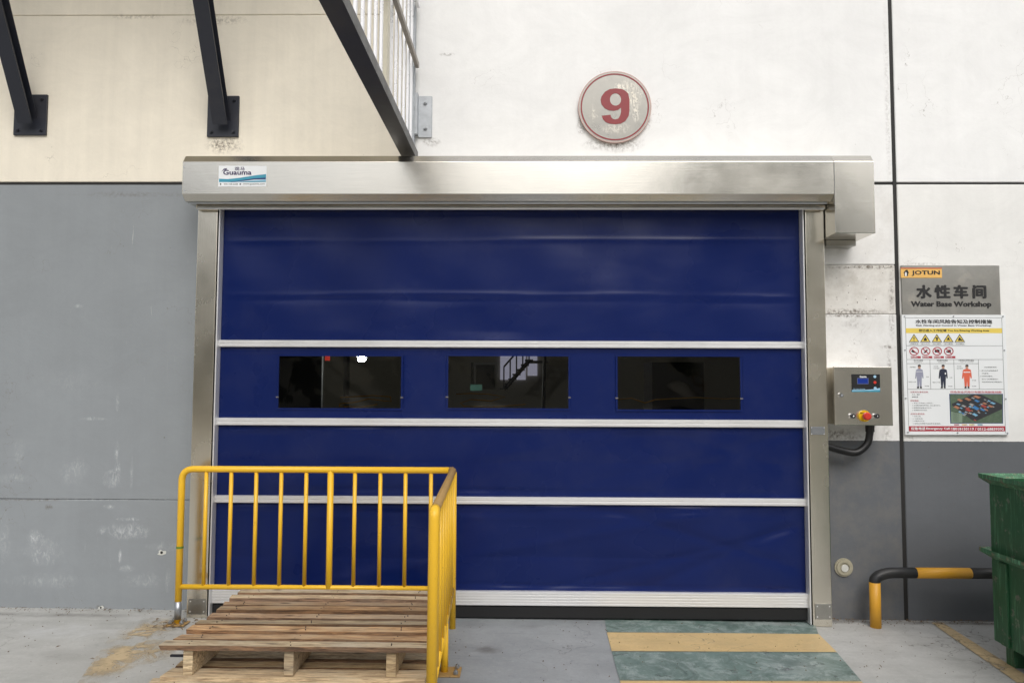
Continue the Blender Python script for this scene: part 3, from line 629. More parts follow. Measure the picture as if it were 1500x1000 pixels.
# aluminium wind bars: ridged extrusion
def rib_bar(py0, py1, ribs, name, mat=m_alu, x0=None, x1=None, YF=YC - .026):
    z1, z0 = W(760, py0, YF).z, W(760, py1, YF).z; h = (z1 - z0)
    prof = [(YC + .012, z0), (YF + .006, z0), (YF, z0 + .004)]
    for k in range(ribs):
        zc = z0 + h * (k + 1) / (ribs + 1)
        prof += [(YF, zc - .0035), (YF + .004, zc - .0022), (YF + .004, zc + .0022), (YF, zc + .0035)]
    prof += [(YF, z1 - .004), (YF + .006, z1), (YC + .012, z1)]
    return obj(name, prism_yz(prof, LX1 + .003 if x0 is None else x0, RX0 - .003 if x1 is None else x1), mat, door)
rib_bar(499, 509.2, 1, 'wind_bar'); rib_bar(613.6, 624.6, 1, 'wind_bar'); rib_bar(728, 738.8, 1, 'wind_bar')
rib_bar(866.5, 887, 4, 'bottom_bar', YF=YC - .034)
zs0 = W(760, 887, YC - .02).z; zs1 = W(760, 902, YC - .02).z
bm = box(LX1 + .003, RX0 - .003, YC - .022, YC + .03, gz(0) + .012, zs0 - .001, .006); obj('rubber_seal', bm, m_rubber, door)
# maker's sticker on the header
YS = YH - .0012
stk = obj('logo_sticker', boxpx(320.6, 243, 390, 273.3, YS, YH - .0004), m_pwhite, door)
zx = lambda x, y: (300 + x / 12.5, 230 + y / 12.5)
def zt(name, body, x0, y0, x1, y1, mat, fat=0.0, **k): a, b = zx(x0, y0), zx(x1, y1); return text(name, body, *a, *b, YS - .0004, mat, stk, fat, **k)
zt('lettering', '观马', 548, 184, 728, 252, m_logo, .02, space=1.1); zt('lettering', 'Guauma', 335, 236, 856, 330, m_logo, .03)
obj('logo_mark', polypx([zx(*q) for q in ((302, 270), (350, 215), (412, 205), (395, 228), (418, 262), (385, 238), (352, 240))], YS - .0004), m_logo, stk)
zt('lettering', '400-168-6688', 345, 482, 605, 512, m_inkg); zt('lettering', 'www.guauma.com', 700, 484, 1098, 520, m_inkg)
obj('handset_mark', polypx([zx(*q) for q in ((278, 482), (300, 482), (300, 512), (278, 512))], YS - .0004), m_inkg, stk)
obj('globe_mark', polypx([zx(650 + 15 * math.cos(t * .524), 498 + 15 * math.sin(t * .524)) for t in range(12)], YS - .0004), m_inkg, stk)
def band(top, bot, mat, lift): obj('wave_band', polypx([zx(*q) for q in top + bot[::-1]], YS - lift), mat, stk)
band([(260, 398), (420, 405), (620, 385), (900, 340), (1122, 314)], [(260, 460), (480, 462), (700, 430), (900, 405), (1122, 385)], m_teal, .0004)
band([(480, 458), (700, 425), (900, 392), (1118, 378)], [(480, 464), (700, 440), (900, 415), (1118, 410)], m_navyp, .0009)
band([(520, 460), (760, 440), (1118, 412)], [(520, 464), (760, 458), (1118, 440)], m_tealL, .0009)
band([(640, 456), (860, 445), (1118, 438)], [(640, 462), (860, 460), (1118, 456)], m_teal, .0013)

# ================================================================ NUMBER SIGN
c = W(900.5, 157, -.02); RR = W(952.5, 157, -.02).x - c.x
s = NT('scratched_steel_disc'); P = s.pos()
v = s.noise(P, 9, 5, .65, .6)
col = s.mix(v, (0.21, 0.205, 0.19), (0.33, 0.32, 0.29))
scx = s.noise(s.n('ShaderNodeMapping', None, Vector=s.n('ShaderNodeNewGeometry').outputs['Position'], Rotation=(0, R(40), 0), Scale=(60, 1, 8)).outputs[0], 1.8, 6, .75, .5)
msk = s.blob([(c.x + .10, c.z + .08, .09, .12, 1.), (c.x + .06, c.z + .13, .08, .03, 1.), (c.x - .135, c.z - .02, .014, .08, .6), (c.x - .13, c.z - .06, .04, .010, .6), (c.x + .13, c.z - .02, .03, .08, .8), (c.x + .02, c.z - .14, .1, .04, .5)])
q = s.math('MULTIPLY', s.ramp(scx, .5, .58), msk); q = s.math('MAXIMUM', q, s.math('MULTIPLY', s.ramp(s.noise(P, 70, 3), .55, .6), msk))
col = s.mix(q, col, (0.66, 0.62, 0.54)); m_disc = s.done(col, s.math('ADD', s.ramp(v, .3, .7, .25, .42), s.math('MULTIPLY', q, .3)), .75, v, .12, .006)
sg = thing('number_sign', 'round steel sign with a red number 9 and red ring, high on the white wall', 'sign', (c.x, -.001, c.z - RR))
obj('plate', disc((c.x, c.z), RR, -.022, -.0008, 72), m_disc, sg)
obj('rim', ring((c.x, c.z), RR * 1.001, RR * 1.03, -.023, -.0008, 72), plain('pinkish_rim', (0.42, 0.30, 0.27), .45, .3), sg)
obj('red_ring', ring((c.x, c.z), RR * .925, RR * .965, -.0236, -.0222, 72), m_red, sg)
# the figure 9: a fat bowl, a right-hand stroke curling to the lower left
def nine():
    k = RR / 52.0; C0 = Vector((c.x, 0, c.z))
    P = lambda x, y: (c.x + (x - 900.5) * k, -.0240, c.z - (y - 157) * k)
    zq = lambda x, y: (800 + x / 7.5, 90 + y / 7.5)
    out = [(915, 540), (917, 420), (900, 350), (860, 315), (820, 300), (762, 296), (700, 303), (645, 335), (608, 385), (598, 425), (608, 475), (645, 520), (690, 542), (745, 547), (790, 537), (822, 512), (822, 560), (810, 605), (790, 635), (755, 645), (725, 635), (712, 615), (706, 592), (612, 602), (622, 640), (655, 675), (700, 692), (760, 697), (820, 690), (870, 660), (905, 605)]
    inn = [(762 + 62 * math.cos(a * math.pi / 9), 420 + 70 * math.sin(a * math.pi / 9)) for a in range(18)]
    cu = bpy.data.curves.new('n', 'CURVE'); cu.dimensions = '2D'; cu.fill_mode = 'FRONT'
    for ring_ in (out, inn):
        sp = cu.splines.new('POLY'); sp.points.add(len(ring_) - 1); sp.use_cyclic_u = True
        for pt, q_ in zip(sp.points, ring_): X, _, Z = P(*zq(*q_)); pt.co = (X, Z, 0, 1)
    o = bpy.data.objects.new('n', cu); COL.objects.link(o); bpy.context.view_layer.update()
    me = bpy.data.meshes.new_from_object(o.evaluated_get(bpy.context.evaluated_depsgraph_get())); bpy.data.objects.remove(o)
    bm = bmesh.new(); bm.from_mesh(me); bpy.data.meshes.remove(me)
    for v in bm.verts: v.co = Vector((v.co.x, -.0240, v.co.y))
    bmesh.ops.remove_doubles(bm, verts=bm.verts, dist=1e-5)
    ext = bmesh.ops.extrude_face_region(bm, geom=bm.faces[:])
    for e_ in ext['geom']:
        if isinstance(e_, bmesh.types.BMVert): e_.co.y = -.0223
    return obj('digit', bm, m_red, sg)
nine()

# ================================================================ CONTROL BOX
YB = -.20; Zb = lambda x, y: (1205 + x / 9.09, 530 + y / 9.09)
q0 = W(*Zb(150, 60), YB); q1 = W(*Zb(940, 848), YB)
cb = thing('control_box', 'square stainless control box with a dark keypad and red emergency stop, by the door column', 'control box', ((q0.x + q1.x) / 2, -.001, q1.z))
obj('enclosure', box(q0.x + .004, q1.x - .004, YB + .022, -.001, q1.z + .004, q0.z - .004, .002), m_steelbox, cb)
bx = obj('door_panel', box(q0.x, q1.x, YB, YB + .020, q1.z, q0.z, .004, seg=2), m_steelbox, cb)
kp = obj('keypad', boxpx(*Zb(388, 162), *Zb(768, 398), YB - .004, YB - .0005), m_black, cb)
s = NT('lit_display'); P = s.pos()
e = s.n('ShaderNodeEmission', None, Color=(0.035, 0.075, 0.42, 1), Strength=.6); s.t.links.new(e.outputs[0], s.out.inputs[0]); m_disp = s.m
obj('screen', boxpx(*Zb(470, 222), *Zb(605, 285), YB - .0056, YB - .0042), m_disp, kp)
b = bmesh.new(); fa, fb, fc, fd = 462, 214, 612, 293
for r4 in ((fa, fb, fc, fb + 7), (fa, fd - 7, fc, fd), (fa, fb + 7.5, fa + 7, fd - 7.5), (fc - 7, fb + 7.5, fc, fd - 7.5)): boxpx(*Zb(r4[0], r4[1]), *Zb(r4[2], r4[3]), YB - .0052, YB - .0042, 0, b)
obj('screen_frame', b, plain('grey_blue_print', (0.12, 0.16, 0.4), .4), kp)
text('lettering', 'Guauma', *Zb(492, 180), *Zb(585, 208), YB - .0045, m_pwhite, kp, .04)
text('lettering', 'TEL: 400-168-6688', *Zb(405, 352), *Zb(565, 366), YB - .0045, m_tealL, kp, .01)
for (x_, y_, m_) in ((690, 195, m_tealL), (692, 272, m_redbtn), (694, 348, m_tealL)):
    q = W(*Zb(x_, y_), YB); obj('key', disc((q.x, q.z), .0085, YB - .0060, YB - .0042, 16), m_, kp)
obj('wave_band', polypx([Zb(*p_) for p_ in ((390, 372), (560, 372), (680, 362), (766, 345), (766, 385), (600, 386), (390, 390))], YB - .0046), m_tealL, kp)
obj('wave_band', polypx([Zb(*p_) for p_ in ((390, 386), (600, 380), (766, 372), (766, 398), (390, 398))], YB - .0052), m_teal, kp)
q = W(*Zb(240, 440), YB); lk = obj('lock', disc((q.x, q.z), .0145, YB - .010, YB - .0003, 20), m_chrome, cb); obj('key_slot', box(q.x - .003, q.x + .010, YB - .013, YB - .0102, q.z - .009, q.z + .004, .001), m_galv, lk)
for (x_, sy) in ((390, '0'), (708, '1')):
    q = W(*Zb(x_, 718), YB); pbt = obj('push_button', disc((q.x - .002, q.z), .0165, YB - .012, YB - .0003, 24), m_chrome, cb)
    obj('cap', disc((q.x, q.z), .0125, YB - .022, YB - .0122, 20), m_black, pbt)
    obj('symbol', disc((q.x, q.z), .004 if sy == '0' else .0018, YB - .0232, YB - .0222, 12, ry=.005), m_pwhite, pbt)
q = W(*Zb(548, 718), YB); es = obj('emergency_stop', disc((q.x, q.z), .034, YB - .012, YB - .0003, 32), m_yelbtn, cb)
text('lettering', 'EMERGENCY', *Zb(500, 672), *Zb(560, 690), YB - .0128, m_ink, es, .02)
bm = tube([(q.x, YB - .0122, q.z), (q.x, YB - .030, q.z)], .014, 16); obj('stem', bm, m_redbtn, es)
bm = tube([(q.x, YB - .030, q.z), (q.x, YB - .034, q.z), (q.x, YB - .050, q.z), (q.x, YB - .056, q.z)], [.019, .023, .0225, .017], 28); obj('mushroom_cap', bm, m_redbtn, es, smooth=False)
# cable under the box
yy = -.10
pts = [W(1273.5, 622, yy), W(1274, 633, yy), W(1270, 650, yy), W(1255, 662, yy), W(1235, 660, yy), W(1208, 652, yy - .02)]
pp = []
for i in range(len(pts) - 1):
    a = pts[max(i - 1, 0)]; b = pts[i]; c2 = pts[i + 1]; d = pts[min(i + 2, len(pts) - 1)]
    for k in range(22):
        t = k / 22; pp.append(.5 * ((2 * b) + (c2 - a) * t + (2 * a - 5 * b + 4 * c2 - d) * t * t + (-a + 3 * b - 3 * c2 + d) * t ** 3))
cab = thing('flexible_conduit', 'black corrugated cable conduit curving from under the control box to the column', 'cable conduit', W(1245, 665, yy))
obj('tubing', tube(pp, [.0205 + .002 * (i % 2) for i in range(len(pp))], 14), m_black, cab, smooth=True)
qa = W(1274, 621, yy); obj('gland', tube([(qa.x, yy, qa.z + .002), (qa.x, yy, qa.z - .045)], .027, 8), m_black, cab)

# ================================================================ SIGNS ON THE RIGHT
YP = -.012
q0 = W(1320, 388.5, YP); q1 = W(1466.5, 461, YP)
ws = thing('workshop_sign', 'brushed metal sign with black Chinese lettering over Water Base Workshop', 'sign', ((q0.x + q1.x) / 2, -.001, q1.z - .01))
obj('plate', box(q0.x, q1.x, YP, -.001, q1.z - .01, q0.z, .002), m_steelsign, ws)
za = lambda x, y: (1310 + x / 8.824, 380 + y / 8.824)
def ta(body, x0, y0, x1, y1, mat, fat=0., par=ws, Y=YP - .0005, **k): return text('lettering', body, *za(x0, y0), *za(x1, y1), Y, mat, par, fat, **k)
lg = obj('logo_panel', boxpx(*za(82, 122), *za(618, 238), YP - .003, YP - .0004), m_porange, ws)
obj('red_stripe', boxpx(*za(82, 106), *za(618, 121), YP - .003, YP - .0004), m_orline, ws)
ta('JOTUN', 222, 142, 592, 214, m_ink, .035, lg, YP - .0036)
obj('bird_mark', polypx([za(*q_) for q_ in ((112, 178), (150, 136), (170, 132), (192, 180), (180, 176), (176, 215), (130, 215), (130, 172))], YP - .0036), m_ink, lg)
obj('bird_mark', polypx([za(*q_) for q_ in ((140, 172), (150, 160), (160, 172), (162, 214), (138, 214))], YP - .0044), m_pwhite, lg)
for k, chh in enumerate('水性车间'):
    xx = (283, 518, 765, 1010)[k]; xe = (488, 730, 960, 1195)[k]; ta(chh, xx, 328, xe, 506, m_ink, .045, dep=.002, Y=YP - .0024)
ta('Water Base Workshop', 218, 538, 1258, 632, m_ink, .035, dep=.002, Y=YP - .0024)

YI = -.020
tl, br_ = W(1320.7, 461.5, YI), W(1478, 636.5, YI)
ib = thing('information_board', 'white safety notice board with warning triangles, workers in overalls and a site picture', 'notice board', ((tl.x + br_.x) / 2, -.001, br_.z))
skx = lambda x, y: x + (y - 461) * .0325          # the board hangs very slightly out of true
def iq(pts, Y=YI - .0005): return [W(skx(x, y), y, Y) for x, y in pts]
obj('board', extrude_poly(iq([(1320.7, 461), (1472.7, 461), (1472.7, 636.5), (1320.7, 636.5)], YI), (0, .019, 0)), m_pwhite, ib)
m_edge = plain('dull_board_edge', (0.30, 0.31, 0.32), .5, .5)
def ipoly(name, pts, mat, lift=.0005, par=ib): return obj(name, extrude_poly([W(skx(x, y), y, YI - lift) for x, y in pts], (0, .0003, 0)), mat, par)
def irect(name, x0, y0, x1, y1, mat, lift=.0005, par=ib): return ipoly(name, [(x0, y0), (x1, y0), (x1, y1), (x0, y1)], mat, lift, par)
def iline(lst, mat=m_inkg, w_=.42, name='ruled_lines'):
    bm = bmesh.new()
    for (x0, y0, x1, y1) in lst:
        if y0 == y1: pts = [(x0, y0 - w_ / 2), (x1, y0 - w_ / 2), (x1, y0 + w_ / 2), (x0, y0 + w_ / 2)]
        else: pts = [(x0 - w_ / 2, y0), (x0 + w_ / 2, y0), (x1 + w_ / 2, y1), (x1 - w_ / 2, y1)]
        extrude_poly([W(skx(x, y), y, YI - .0006) for x, y in pts], (0, .0003, 0), bm)
    return obj(name, bm, mat, ib)
zi = lambda x, y: (1315 + (x - (y * .0325)) / 8.824 - .0, 455 + y / 8.824)    # zoomed print coords, made square
def tb(body, x0, y0, x1, y1, mat, fat=0., y_off=455., name='lettering', par=ib, lift=.0008):
    """text box in the enlarged print's own pixels (8.824 per photo pixel), y measured from photo row y_off"""
    ya, yb = y_off + y0 / 8.824, y_off + y1 / 8.824
    return text(name, body, 1315 + x0 / 8.824, ya, 1315 + x1 / 8.824, yb, YI - lift, mat, par, fat)
L0, L1 = 1326.0, 1467.3
iline([(L0, 465.3, L1, 465.3), (L0, 506.3, L1, 506.3), (L0, 526.4, L1, 526.4), (L0, 532.4, 1431, 532.4), (L0, 569.8, L1, 569.8), (L0, 465.3, L0, 634), (L1, 465.3, L1, 634), (1360, 526.4, 1360, 569.8), (1395, 526.4, 1395, 569.8), (1431, 526.4, 1431, 569.8)])
tb('水性车间风险告知及控制措施', 228, 112, 1222, 170, m_ink, .03); tb('Risk Alerting and Control in Water Base Workshop', 238, 178, 1208, 208, m_inkg, .03)
irect('yellow_band', L0 + .3, 480.6, L1 - .3, 487.8, m_pyel)
tb('您已进入工作区域', 272, 238, 632, 274, m_ink, .03); tb('You Are Entering Working Area', 645, 244, 1182, 274, m_ink, .03)
ZX = lambda x, y, yo=455.: (1315 + x / 8.824 - (yo + y / 8.824 - 461) * .0325, yo + y / 8.824)
caps = ('注意安全', '当心火灾', '当心爆炸', '当心腐蚀', '当心机械伤人')
for k, cx_ in enumerate((212, 358, 507, 655, 803)):
    t1 = ipoly('warning_triangle', [ZX(cx_ - 2, 300), ZX(cx_ - 68, 405), ZX(cx_ + 68, 405)], m_ink)
    ipoly('yellow_field', [ZX(cx_ - 2, 318), ZX(cx_ - 54, 397), ZX(cx_ + 54, 397)], m_pyel, .0010, t1)
    if k == 0:
        ipoly('pictogram', [ZX(cx_ - 9, 342), ZX(cx_ + 6, 342), ZX(cx_ + 2, 374), ZX(cx_ - 5, 374)], m_ink, .0014, t1); ipoly('pictogram', [ZX(cx_ - 7, 380), ZX(cx_ + 4, 380), ZX(cx_ + 4, 391), ZX(cx_ - 7, 391)], m_ink, .0014, t1)
    elif k == 1: ipoly('pictogram', [ZX(cx_ + a, b) for a, b in ((-20, 388), (-22, 368), (-10, 355), (0, 338), (8, 356), (20, 366), (18, 388))], m_ink, .0014, t1)
    elif k == 2: ipoly('pictogram', [ZX(cx_ + a, b) for a, b in ((-22, 352), (0, 340), (20, 352), (8, 362), (14, 375), (4, 390), (-12, 386), (-4, 368), (-14, 362))], m_ink, .0014, t1)
    elif k == 3: ipoly('pictogram', [ZX(cx_ + a, b) for a, b in ((-30, 385), (-14, 370), (-14, 352), (2, 344), (14, 354), (12, 370), (28, 385), (10, 380), (-8, 380))], m_ink, .0014, t1)
    else: ipoly('pictogram', [ZX(cx_ + a, b) for a, b in ((-24, 386), (-14, 352), (0, 342), (14, 356), (12, 366), (36, 378), (34, 390), (8, 384), (-6, 390))], m_ink, .0014, t1)
    tb(caps[k], cx_ - 52, 420, cx_ + 56, 436, m_inkg, .0)
    iline([(*ZX(cx_ - 68, 416), ZX(cx_ + 70, 416)[0], ZX(0, 416)[1]), (*ZX(cx_ - 68, 441), ZX(cx_ + 70, 441)[0], ZX(0, 441)[1])], m_inkg, .2, 'caption_box')
def iring(cx_, cy_, r0, r1, mat, yo=455.):
    bm = bmesh.new(); n = 28; L = []
    for rr in (r0, r1):
        L.append([bm.verts.new(W(skx(*(lambda p: p)(ZX(cx_ + rr * math.cos(2 * math.pi * k / n), cy_ + rr * .88 * math.sin(2 * math.pi * k / n), yo))), ZX(0, cy_ + rr * .88 * math.sin(2 * math.pi * k / n), yo)[1], YI - .0012)) for k in range(n)])
    for k in range(n): bm.faces.new((L[0][k], L[0][(k + 1) % n], L[1][(k + 1) % n], L[1][k]))
    return obj('prohibition_ring', bm, mat, ib)
pcs = ('禁止烟火', '禁止打手机', '禁止拍照', '禁止入内')
picts = (((-36, -8), (-20, -16), (-6, -4), (30, 12), (28, 20), (-10, 16), (-34, 10)), ((-28, 20), (-10, -4), (14, -24), (28, -18), (10, 6), (-8, 26)), ((-32, -14), (-16, -14), (-10, -24), (30, -20), (30, 16), (-32, 14)), ((-34, 14), (-30, -4), (-8, 0), (-4, -22), (28, -18), (26, 18), (4, 20)))
for k, cx_ in enumerate((213, 362, 511, 660)):
    ipoly('pictogram', [ZX(cx_ + a, 523 + b) for a, b in picts[k]], m_ink, .0008)
    rg = iring(cx_, 523, 50, 62, m_pred)
    ipoly('slash', [ZX(cx_ - 42, 491), ZX(cx_ - 34, 484), ZX(cx_ + 42, 552), ZX(cx_ + 34, 560)], m_pred, .0014, rg)
    pl = irect('caption_pill', ZX(cx_ - 62, 0)[0] - .0, 455 + 586 / 8.824, ZX(cx_ + 66, 0)[0], 455 + 614 / 8.824, m_pred, .0006)
    tb(pcs[k], cx_ - 40, 590, cx_ + 44, 611, m_pwhite, .01, lift=.0010)
tb('员工作业着装', 208, 58, 328, 80, m_ink, 0, 520.); tb('Employee', 212, 86, 318, 98, m_inkg, 0, 520.)
tb('承包商作业着装', 505, 58, 645, 80, m_ink, 0, 520.); tb('Contractor', 522, 86, 626, 98, m_inkg, 0, 520.)
tb('外来参观人员作业着装', 785, 58, 985, 80, m_ink, 0, 520.); tb('Visitor to workshop', 802, 86, 978, 98, m_inkg, 0, 520.)
# three printed figures
m_f1 = plain('grey_overall_print', (0.30, 0.31, 0.40), .5, sc=200); m_f2 = plain('navy_overall_print', (0.02, 0.025, 0.05), .5); m_f3 = plain('orange_overall_print', (0.70, 0.13, 0.07), .5)
m_skin = plain('skin_print', (0.50, 0.28, 0.20), .5)
for cx_, mf, hat, wd in ((280, m_f1, m_skin, .92), (588, m_f2, m_skin, 1.), (895, m_f3, m_ink, 1.08)):
    o_ = ipoly('printed_figure', [ZX(cx_ + a * wd, b, 520.) for a, b in ((-14, 176), (-46, 190), (-54, 240), (-58, 300), (-46, 305), (-36, 262), (-34, 300), (-26, 405), (-4, 405), (2, 330), (8, 405), (32, 405), (34, 300), (36, 262), (46, 300), (58, 296), (54, 240), (46, 190), (14, 176))], mf, .0010)
    ipoly('head', [ZX(cx_ + 18 * math.cos(t * .524), 153 + 25 * math.sin(t * .524), 520.) for t in range(12)], m_skin, .0014, o_)
    ipoly('hair', [ZX(cx_ - 19, 148, 520.), ZX(cx_ - 19, 128, 520.), ZX(cx_, 120, 520.), ZX(cx_ + 19, 128, 520.), ZX(cx_ + 19, 148, 520.), ZX(cx_, 142, 520.)], m_ink, .0018, o_)
    ipoly('shoe', [ZX(cx_ - 28, 406, 520.), ZX(cx_ - 4, 406, 520.), ZX(cx_ - 4, 428, 520.), ZX(cx_ - 32, 428, 520.)], m_ink, .0010, o_)
    ipoly('shoe', [ZX(cx_ + 8, 406, 520.), ZX(cx_ + 30, 406, 520.), ZX(cx_ + 34, 428, 520.), ZX(cx_ + 10, 428, 520.)], m_ink, .0010, o_)
    if mf is m_f3: ipoly('chest_stripe', [ZX(cx_ - 44, 214, 520.), ZX(cx_ + 44, 214, 520.), ZX(cx_ + 44, 226, 520.), ZX(cx_ - 44, 226, 520.)], m_pwhite, .0014, o_)
    if mf is m_f2: ipoly('badge', [ZX(cx_ + 22, 226, 520.), ZX(cx_ + 36, 226, 520.), ZX(cx_ + 36, 250, 520.), ZX(cx_ + 22, 250, 520.)], m_pwhite, .0014, o_)
    if mf is m_f1: ipoly('chest_stripe', [ZX(cx_ - 40, 210, 520.), ZX(cx_ + 40, 210, 520.), ZX(cx_ + 40, 216, 520.), ZX(cx_ - 40, 216, 520.)], m_pwhite, .0014, o_)
for (bd, a, b, c_, d) in (('防护眼镜', 158, 148, 232, 162), ('手套', 368, 274, 402, 288), ('防静电工作服', 140, 338, 236, 352), ('安全鞋', 348, 390, 404, 404), ('安全帽', 466, 138, 522, 152), ('防护眼镜', 462, 164, 540, 178), ('手套', 672, 284, 706, 298), ('连体工作服', 450, 344, 546, 358), ('安全鞋', 654, 394, 708, 408),
                          ('安全帽', 766, 138, 822, 152), ('防护眼镜', 766, 164, 840, 178), ('反光服', 960, 318, 1014, 332), ('安全鞋', 962, 394, 1016, 408),
                          ('PPE佩戴说明', 1120, 148, 1276, 164), ('1. 请作业区域佩戴要求', 1062, 192, 1296, 208), ('PPE要求。', 1088, 228, 1180, 244), ('2. 无特殊PPE要求，', 1062, 264, 1230, 280), ('进入厂区须佩戴防护，', 1088, 302, 1306, 318), ('请在班组长处领取备用。', 1088, 338, 1356, 354)):
    tb(bd, a, b, c_, d, m_inkg, 0, 520.)
for (bd, a, b, c_, d, mm) in (('主要风险/事故后果:', 162, 68, 398, 90, m_pred), ('火灾、爆炸', 184, 104, 286, 120, m_inkg), ('健康危害', 184, 134, 264, 150, m_inkg), ('控制措施:', 162, 180, 274, 202, m_pred), ('1. 操作人员须持证上岗作业。', 188, 214, 456, 228, m_inkg), ('2. 须佩戴防静电手环等，禁止携带手机。', 188, 244, 556, 260, m_inkg),
                              ('3. 定期检查设备运行状况。', 188, 275, 440, 291, m_inkg), ('4. 定期进行安全培训。', 188, 305, 384, 321, m_inkg), ('应急处置措施:', 168, 350, 352, 372, m_pred), ('1. 立即上报;', 194, 385, 300, 400, m_inkg), ('2. 切断电源;', 194, 416, 326, 431, m_inkg), ('3. 疏散无关人员;', 194, 446, 346, 461, m_inkg), ('4. 按照应急预案开展自救互救措施。', 194, 478, 556, 494, m_inkg)):
    tb(bd, a, b, c_, d, mm, 0, 565.)
tb('四色安全风险分布图及疏散路线图', 682, 64, 1340, 95, m_pred2, .02, 565.)
rb = irect('red_band', 1326 + .3, 623.8, L1 - .2, 631.4, m_pred, .0006)
tb('应急电话', 172, 530, 358, 570, m_pwhite, .03, 565., lift=.0012); tb('Emergency Call:', 368, 535, 682, 572, m_pwhite, .04, 565., lift=.0012)
tb('18018150119 / 0512-68839392', 696, 538, 1374, 574, m_pwhite, .03, 565., lift=.0012)
# printed aerial picture of the works: flat blocks of colour
ax = lambda x, y: ZX(x, y, 565.)
s = NT('aerial_green_print'); v = s.noise(s.pos(), 45, 5, .7); m_aer = s.done(s.mix(v, (0.03, 0.06, 0.035), (0.16, 0.22, 0.15)), .4)
pic = ipoly('site_picture', [ax(666, 102), ax(1362, 102), ax(1362, 485), ax(680, 485)], m_navyp, .0006)
ipoly('picture_ground', [ax(676, 110), ax(1354, 110), ax(1354, 478), ax(690, 478)], m_aer, .0009, pic)
m_rd = plain('dark_road_print', (0.035, 0.035, 0.04), .4); ipoly('road', [ax(700, 230), ax(960, 112), ax(1080, 112), ax(1350, 240), ax(1350, 300), ax(1010, 455), ax(960, 440), ax(700, 250)], m_rd, .0011, pic)
cols = {'o': plain('roof_orange_print', (0.42, 0.19, 0.11), .4), 'b': plain('roof_blue_print', (0.05, 0.20, 0.45), .4), 'g': plain('roof_grey_print', (0.35, 0.36, 0.36), .4), 'r': plain('roof_red_print', (0.36, 0.06, 0.05), .4), 'c': plain('roof_cyan_print', (0.20, 0.42, 0.60), .4)}
for (cc, x_, y_, w_, h_) in (('o', 765, 165, 80, 40), ('o', 860, 150, 95, 45), ('o', 970, 122, 110, 40), ('g', 950, 145, 50, 25), ('b', 985, 175, 80, 38), ('g', 1110, 170, 40, 18), ('o', 1090, 212, 70, 30), ('c', 1190, 205, 80, 34), ('c', 755, 225, 60, 24), ('o', 720, 255, 90, 45), ('g', 820, 245, 70, 30), ('r', 870, 290, 90, 45), ('b', 960, 255, 100, 60), ('r', 1070, 240, 90, 45), ('b', 1060, 290, 80, 36), ('c', 960, 350, 80, 44), ('o', 1160, 245, 80, 34), ('g', 915, 225, 80, 26), ('r', 980, 430, 40, 24), ('g', 1030, 330, 40, 24)):
    ipoly('printed_roof', [ax(x_, y_ + h_ * .35), ax(x_ + w_ * .35, y_), ax(x_ + w_, y_ + h_ * .65), ax(x_ + w_ * .62, y_ + h_)], cols[cc], .0013, pic)
r_ = random.Random(4)
for k in range(34):
    u_, v_ = r_.random(), r_.random(); x_ = 760 + 420 * u_ + 60 * v_; y_ = 262 - 110 * u_ + 150 * v_ + 20; w_ = r_.uniform(24, 60); h_ = w_ * .5
    if 700 < x_ < 1300 and 120 < y_ < 420: ipoly('printed_roof', [ax(x_, y_ + h_ * .35), ax(x_ + w_ * .35, y_), ax(x_ + w_, y_ + h_ * .65), ax(x_ + w_ * .62, y_ + h_)], cols[r_.choice('ogrgcogb')], .00125, pic)
ipoly('legend_patch', [ax(690, 330), ax(835, 360), ax(835, 474), ax(692, 474)], plain('pale_green_print', (0.22, 0.30, 0.22), .4), .0016, pic)
for k in range(5): tb('- 疏散路线', 705, 338 + 26 * k, 790, 350 + 26 * k, m_ink, 0, 565., par=pic, lift=.0020)
for k, (x_, mm) in enumerate(((728, m_pred), (830, m_porange), (925, m_pyel), (1032, m_teal))):
    irect('legend_key', *ZX(x_, 494, 565.), ZX(x_ + 16, 0)[0], 565 + 507 / 8.824, mm, .0007); tb('一般风险', x_ + 20, 495, x_ + 70, 507, m_inkg, 0, 565.)
bb = bmesh.new()
for (x_, y_) in ((1325, 463.5), (1396.5, 463.3), (1469, 463.5), (1325.5, 512.5), (1471, 513), (1326.5, 583.2), (1473, 584), (1329.5, 633), (1402.5, 633.5), (1475.5, 634)):
    q = W(x_, y_, YI); obj('screw', disc((q.x, q.z), .0045, YI - .004, YI - .0002, 10), m_galv, ib)

# ================================================================ SMALL WALL FITTINGS
q = W(1237, 831, -.015); pl = thing('wall_plug', 'round yellowed plastic cap low on the dark grey wall by the right column', 'pipe cap', (q.x, -.001, q.z - .055))
obj('flange', disc((q.x, q.z), .055, -.008, -.0005, 32), m_cap, pl); obj('raised_ring', ring((q.x, q.z), .03, .045, -.016, -.0082, 32), m_cap, pl); obj('plug', disc((q.x + .004, q.z - .004), .022, -.014, -.0082, 24), m_capw, pl)
def chip(px, py, r, lab):
    q = W(px, py, 0); t = thing('wall_hole', lab, 'hole', (q.x, -.001, q.z)); bm = bmesh.new(); rr = random.Random(px)
    extrude_poly([(q.x + r * rr.uniform(.7, 1.4) * 1.4 * math.cos(k * .628), -.0025, q.z + r * rr.uniform(.6, 1.2) * math.sin(k * .628)) for k in range(10)], (0, .0022, 0), bm); obj('chipped_render', bm, m_capw, t)
    obj('cavity', disc((q.x, q.z + r * .1), r * .5, -.0040, -.0027, 12), m_joint, t)
chip(237, 809, .017, 'chipped screw hole in the grey wall left of the yellow railing'); chip(148, 889.5, .012, 'small chipped hole at the foot of the grey left wall')

